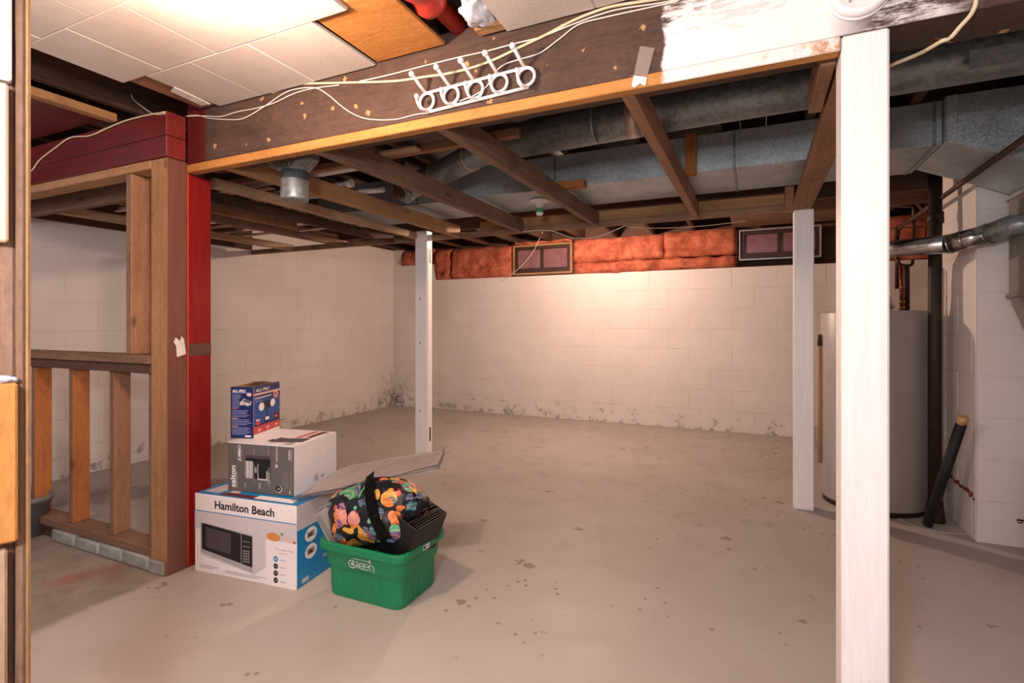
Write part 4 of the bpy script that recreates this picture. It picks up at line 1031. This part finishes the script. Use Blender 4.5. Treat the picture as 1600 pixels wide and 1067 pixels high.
f.rect(.0, ad, .012, .19, M_navy); f.rect(.0, ad, .06, .165, M_blue); f.rect(.0, .003, 0, ah, M_inkl)
f.rect(0, ad, .0, .014, M_boxw); f.rect(.0, ad, .014, .048, M_inkr)
f.text('ALL-PRO', .018, .206, .020, M_inkw, bold=.02, shear=.2, sx=1.45); f.rect(.0, ad, .190, .200, M_inkp); f.rect(.01, .15, .176, .180, M_inkw); f.rect(.01, .10, .169, .172, M_inkv); f.rect(.01, .07, .161, .164, M_inkv)
f.disc(.187, .178, .022, M_inkp, .016); f.rect(.165, .21, .155, .160, M_inkr); f.disc(.185, .178, .012, M_inkr, .008)
f.rect(.085, .14, .120, .158, M_ink); f.disc(.065, .133, .023, M_inkw, .019); f.disc(.16, .140, .021, M_inkw, .018); f.rect(.105, .115, .085, .122, M_ink)
f.poly([(.085, .062), (.135, .062), (.145, .083), (.085, .083)], M_ink); f.rect(.095, .128, .066, .080, M_inkw)
f.disc(.035, .064, .018, M_inkr, .011); f.rect(.02, .05, .074, .079, M_inkw); f.poly([(.17, .058), (.215, .058), (.215, .085), (.19, .095), (.17, .08)], M_maroon); f.disc(.19, .07, .010, M_inkp, .004)
for a in (.035, .105, .180): f.rect(a, a+.025, .026, .036, M_inkp); f.rect(a+.004, a+.018, .019, .022, M_inkp)
f.done('front_print', ap)

# ================================================================== GREEN BIN AND CONTENTS
b0 = PZ(494, 842, .22); bF = PZ(630, 873, .22); bR = PZ(702, 838, .22)
rl, rs = .415, .325; ba = math.radians(1.0)
bo = Vector((bF.x, bF.y, 0))+Vector((-.005, 0, 0)); BR = Matrix.Rotation(ba, 4, 'Z')
gb_ = empty('green_bin', (bo.x, bo.y, 0), ba, 'green plastic recycling bin with white lettering on the floor beside cartons', 'bin')
def rrect(cx, cy, hx, hy, r, n=6):
    out = []
    for (sx, sy, a0) in ((1, 1, 0), (-1, 1, 90), (-1, -1, 180), (1, -1, 270)):
        for k in range(n+1):
            a = math.radians(a0+90*k/n); out.append((cx+sx*(hx-r)+r*math.cos(a), cy+sy*(hy-r)+r*math.sin(a)))
    # densify straight sides
    res = []
    for i in range(len(out)):
        p, q_ = out[i], out[(i+1) % len(out)]; d_ = math.hypot(q_[0]-p[0], q_[1]-p[1]); m = max(1, int(d_/.010))
        for k in range(m): res.append((p[0]+(q_[0]-p[0])*k/m, p[1]+(q_[1]-p[1])*k/m))
    return res
cx_, cy_ = -rl/2, rs/2
def ringpts(inset, z, grow=0, rib=0, wav=0):
    hx, hy = rl/2-inset, rs/2-inset; base = rrect(cx_, cy_, rl/2, rs/2, .045, 3); out = []
    for (px_, py_) in base:
        dx, dy = px_-cx_, py_-cy_; sx, sy = (hx/(rl/2)), (hy/(rs/2)); x_, y_ = cx_+dx*sx, cy_+dy*sy
        rr = 0
        if rib:
            ph = (px_ if abs(dy)/(rs/2) > abs(dx)/(rl/2) else py_)/.055
            w_ = ph-math.floor(ph); rr = rib if w_ < .16 else 0
        n_ = Vector((dx/(rl/2)**1, dy/(rs/2)**1)); L_ = max(abs(n_.x), abs(n_.y)); 
        ox = -rr*(1 if dx > 0 else -1)*(1 if abs(dx)/(rl/2) > abs(dy)/(rs/2) else 0); oy = -rr*(1 if dy > 0 else -1)*(1 if abs(dy)/(rs/2) >= abs(dx)/(rl/2) else 0)
        zz_ = z+(wav if rr else 0)
        out.append((x_+ox, y_+oy, zz_))
    return out
bm = bmesh.new(); prof = [(.036, 0, 0, .0), (.033, .010, .003, .008), (.030, .118, .003, 0), (.028, .124, 0, 0), (.022, .126, 0, 0), (.014, .188, 0, 0), (.001, .189, 0, 0), (.0, .192, 0, 0), (.0, .215, 0, 0), (.003, .220, 0, 0), (.012, .220, 0, 0), (.018, .214, 0, 0), (.040, .014, 0, 0)]
R_ = []
for ins, z_, rib, wv in prof: R_.append([bm.verts.new(p) for p in ringpts(ins, z_, rib=rib, wav=wv)])
n = len(R_[0])
for A, B_ in zip(R_, R_[1:]):
    for k in range(n): bm.faces.new([A[k], A[(k+1) % n], B_[(k+1) % n], B_[k]])
bm.faces.new(R_[0][::-1]); bm.faces.new(R_[-1])
bmesh.ops.recalc_face_normals(bm, faces=bm.faces)
ob = bm_obj('bin_shell', bm, M_binm, gb_)
# wall slope of the front face
sl = (.022-.014)/(.188-.126)
fz = Vector((0, -sl, 1)).normalized(); fn = Vector((0, -1, -sl)).normalized()
f = Face((-rl+.02, .022-.0012, .126), (1, 0, 0), fz, fn)
A0 = .150
def annulus(f, a, b, ro, ri, m, s=0, e=2*math.pi, n=26):
    for k in range(n):
        t0, t1 = s+(e-s)*k/n, s+(e-s)*(k+1)/n
        f.poly([(a+ro*math.cos(t0), b+ro*math.sin(t0)), (a+ro*math.cos(t1), b+ro*math.sin(t1)), (a+ri*math.cos(t1), b+ri*math.sin(t1)), (a+ri*math.cos(t0), b+ri*math.sin(t0))], m)
        f.layer -= .25
def logo(f):
    m = M_inkw; B0 = .022
    annulus(f, A0, B0, .017, .0142, m, .6, 2*math.pi-.2); f.disc(A0+.003, B0+.001, .008, M_inkl)
    f.rect(A0+.020, A0+.0225, B0-.013, B0+.015, m); annulus(f, A0+.026, B0+.007, .0085, .0062, m, -1.7, 1.7); f.poly([(A0+.024, B0-.001), (A0+.027, B0-.001), (A0+.038, B0-.013), (A0+.035, B0-.013)], m)
    for c_ in (A0+.049, A0+.066): annulus(f, c_, B0, .014, .0116, m, .0, 2*math.pi-.7); f.rect(c_-.013, c_+.013, B0-.001, B0+.0012, m)
    f.rect(A0+.082, A0+.0845, B0-.014, B0+.012, m); annulus(f, A0+.094, B0+.001, .0115, .009, m, 0, math.pi); f.rect(A0+.103, A0+.1055, B0-.018, B0+.002, m); f.text('BOX', A0+.097, B0-.016, .008, M_inkl, rot=math.pi/2, bold=.02)
f.layer = 0; logo(f)
f.text('Household & Business', A0+.006, .0445, .0085, M_inkw, bold=.01); f.rect(A0+.082, A0+.092, .040, .054, M_inkl)
f.done('bin_lettering', gb_)
f = Face((-.004+.0045, 0, .190), (0, 1, 0), (0, 0, 1), (1, 0, 0)); f.rect(.135, .180, .004, .021, M_inkw); f.rect(.138, .155, .007, .018, M_ink); f.rect(.158, .176, .008, .016, M_inkg); f.done('rim_label', gb_)
# contents are things of their own
def W(p): return Matrix.Translation(bo) @ BR @ Vector(p)
O = PY(651, 829, 1.61); al = math.radians(23); e1 = Vector((.07, .99, .03)).normalized(); e2 = Vector((-math.cos(al), 0, math.sin(al))); e2 = (e2-e1*e2.dot(e1)).normalized(); e3 = e1.cross(e2); e3 = e3 if e3.z < 0 else -e3
BM_ = Matrix((e1, e2, e3)).transposed().to_4x4(); BM_.translation = O
bb = empty('black_file_box', (0, 0, 0), 0, 'open black box of dark sleeves leaning in the green bin', 'box')
bb.matrix_world = BM_; bpy.context.view_layer.update()
Lb, Wb, Hb, t = .192, .150, .18, .004
def bbbox(nm, x_, y_, z_, m_):
    bm = bmesh.new(); add_box(bm, x_, y_, z_, .0008); o = bm_obj(nm, bm, m_, bb); return o
bbbox('side_panel', (0, Lb), (0, t), (0, Hb), M_blackbox); bbbox('side_panel', (0, Lb), (Wb-t, Wb), (0, Hb), M_blackbox)
bbbox('end_panel', (0, t), (t, Wb-t), (0, Hb), M_blackbox); bbbox('end_panel', (Lb-t, Lb), (t, Wb-t), (0, Hb), M_blackbox); bbbox('bottom_panel', (t, Lb-t), (t, Wb-t), (Hb-t, Hb), M_blackbox)
for k in range(15):
    y_ = .012+k*.0090; zt_ = random.uniform(-.006, .008)
    bm = bmesh.new(); add_box(bm, [.008, Lb-.008], [y_, y_+.0022], [zt_, .12]); o = bm_obj('sleeve', bm, M_sheets if k % 4 else plain('brownish_sleeve', '#4a3a34', .3), bb)
# floral bag
bgc = Vector((-1.395, 1.70, .315))
bg = empty('patterned_bag', tuple(bgc), 0, 'black bag with colourful sea life print stuffed in the green bin', 'bag')
bm = bmesh.new(); bmesh.ops.create_icosphere(bm, subdivisions=5, radius=1)
for v_ in bm.verts:
    c = v_.co.copy(); s_ = lambda q_, e: math.copysign(abs(q_)**e, q_)
    c = Vector((s_(c.x, .72), s_(c.y, .9), s_(c.z, .75)))
    n_ = noise.noise(c*1.6+Vector((3, 1, 0)))*.16+noise.noise(c*4.2)*.06+abs(noise.noise(c*7))*-.04; c *= 1+n_
    x_, y_, z_ = c.x*.225, c.y*.125, c.z*.128
    z_ += -.10*abs(x_)*0+.13*x_*.5
    zr = .045*(-x_/.2) if x_ < 0 else 0
    v_.co = Vector((x_, y_, z_-zr*.3))
bm_obj('bag_body', bm, M_bag, bg, smooth=True)
# webbing strap over the bag
sp = [(-.005, -.03, .156), (.035, -.085, .135), (.075, -.125, .085), (.11, -.135, .02), (.14, -.125, -.04)]
bm = bmesh.new(); P_ = smoothpath([Vector(p) for p in sp], 5)
for a, b_ in zip(P_, P_[1:]):
    pass
row = []
for i, p in enumerate(P_):
    tdir = (P_[min(i+1, len(P_)-1)]-P_[max(i-1, 0)]).normalized(); nrm = Vector((0, -1, .5)).normalized(); sd2 = tdir.cross(nrm).normalized()*.022
    row.append((bm.verts.new(p-sd2), bm.verts.new(p+sd2)))
for A, B_ in zip(row, row[1:]): bm.faces.new([A[0], A[1], B_[1], B_[0]])
bmesh.ops.solidify(bm, geom=bm.faces[:], thickness=.004)
bm_obj('shoulder_strap', bm, M_strap, bg, smooth=True)
# cloudy plastic tray
tr = empty('plastic_tray', (-1.55, 1.62, .1), 0, 'cloudy plastic tray upright at the left end of the green bin', 'tray')
bm = bmesh.new(); q_ = [PY(491, 808, 1.60), PY(512, 790, 1.66), PY(548, 852, 1.66), PY(520, 850, 1.60)]; q_ = [PY(492, 806, 1.59), PY(509, 791, 1.66), PY(546, 850, 1.66), PY(526, 872, 1.59)]
vs = [bm.verts.new(p) for p in q_]; bm.faces.new(vs); bmesh.ops.solidify(bm, geom=bm.faces[:], thickness=.006); bm_obj('tray_wall', bm, M_clear, tr, world=True)
bm = bmesh.new(); q_ = [PY(493, 808, 1.588), PY(498, 803, 1.588), PY(540, 868, 1.588), PY(533, 872, 1.588)]
vs = [bm.verts.new(p) for p in q_]; bm.faces.new(vs); bmesh.ops.solidify(bm, geom=bm.faces[:], thickness=.004); bm_obj('tray_rim', bm, M_clear, tr, world=True)
# flat plastic package lying across
pk = empty('flat_plastic_package', (-1.5, 1.7, .42), 0, 'flat wrinkled plastic package lying across microwave carton and patterned bag', 'package')
def sheet(name, quad, th, mat, parent, wr=.006, nx=26, ny=10, seed=0):
    A, B_, C_, D_ = [Vector(p) for p in quad]; bm = bmesh.new(); G_ = []
    for i in range(nx+1):
        r_ = []
        for j in range(ny+1):
            s_, t_ = i/nx, j/ny; p = A.lerp(B_, s_).lerp(D_.lerp(C_, s_), t_)
            w_ = noise.noise(Vector((s_*5, t_*3, seed)))*wr+noise.noise(Vector((s_*14, t_*6, seed+4)))*wr*.4
            r_.append(bm.verts.new(p+Vector((0, 0, w_))))
        G_.append(r_)
    for i in range(nx):
        for j in range(ny): bm.faces.new([G_[i][j], G_[i+1][j], G_[i+1][j+1], G_[i][j+1]])
    bmesh.ops.solidify(bm, geom=bm.faces[:], thickness=th); return bm_obj(name, bm, mat, parent, smooth=True, world=True)
Q = [(-1.735, 1.575, .342), (-1.22, 1.90, .452), (-1.29, 2.06, .478), (-1.745, 1.86, .40)]
for k in range(3):
    qq = [Vector(p)+Vector((.012*k*(1 if i in (0, 3) else -.5), .004*k, .0075*k+.002)) for i, p in enumerate(Q)]
    sheet('plastic_layer', qq, .002, M_film if k else M_clear, pk, .0045, seed=k*3)
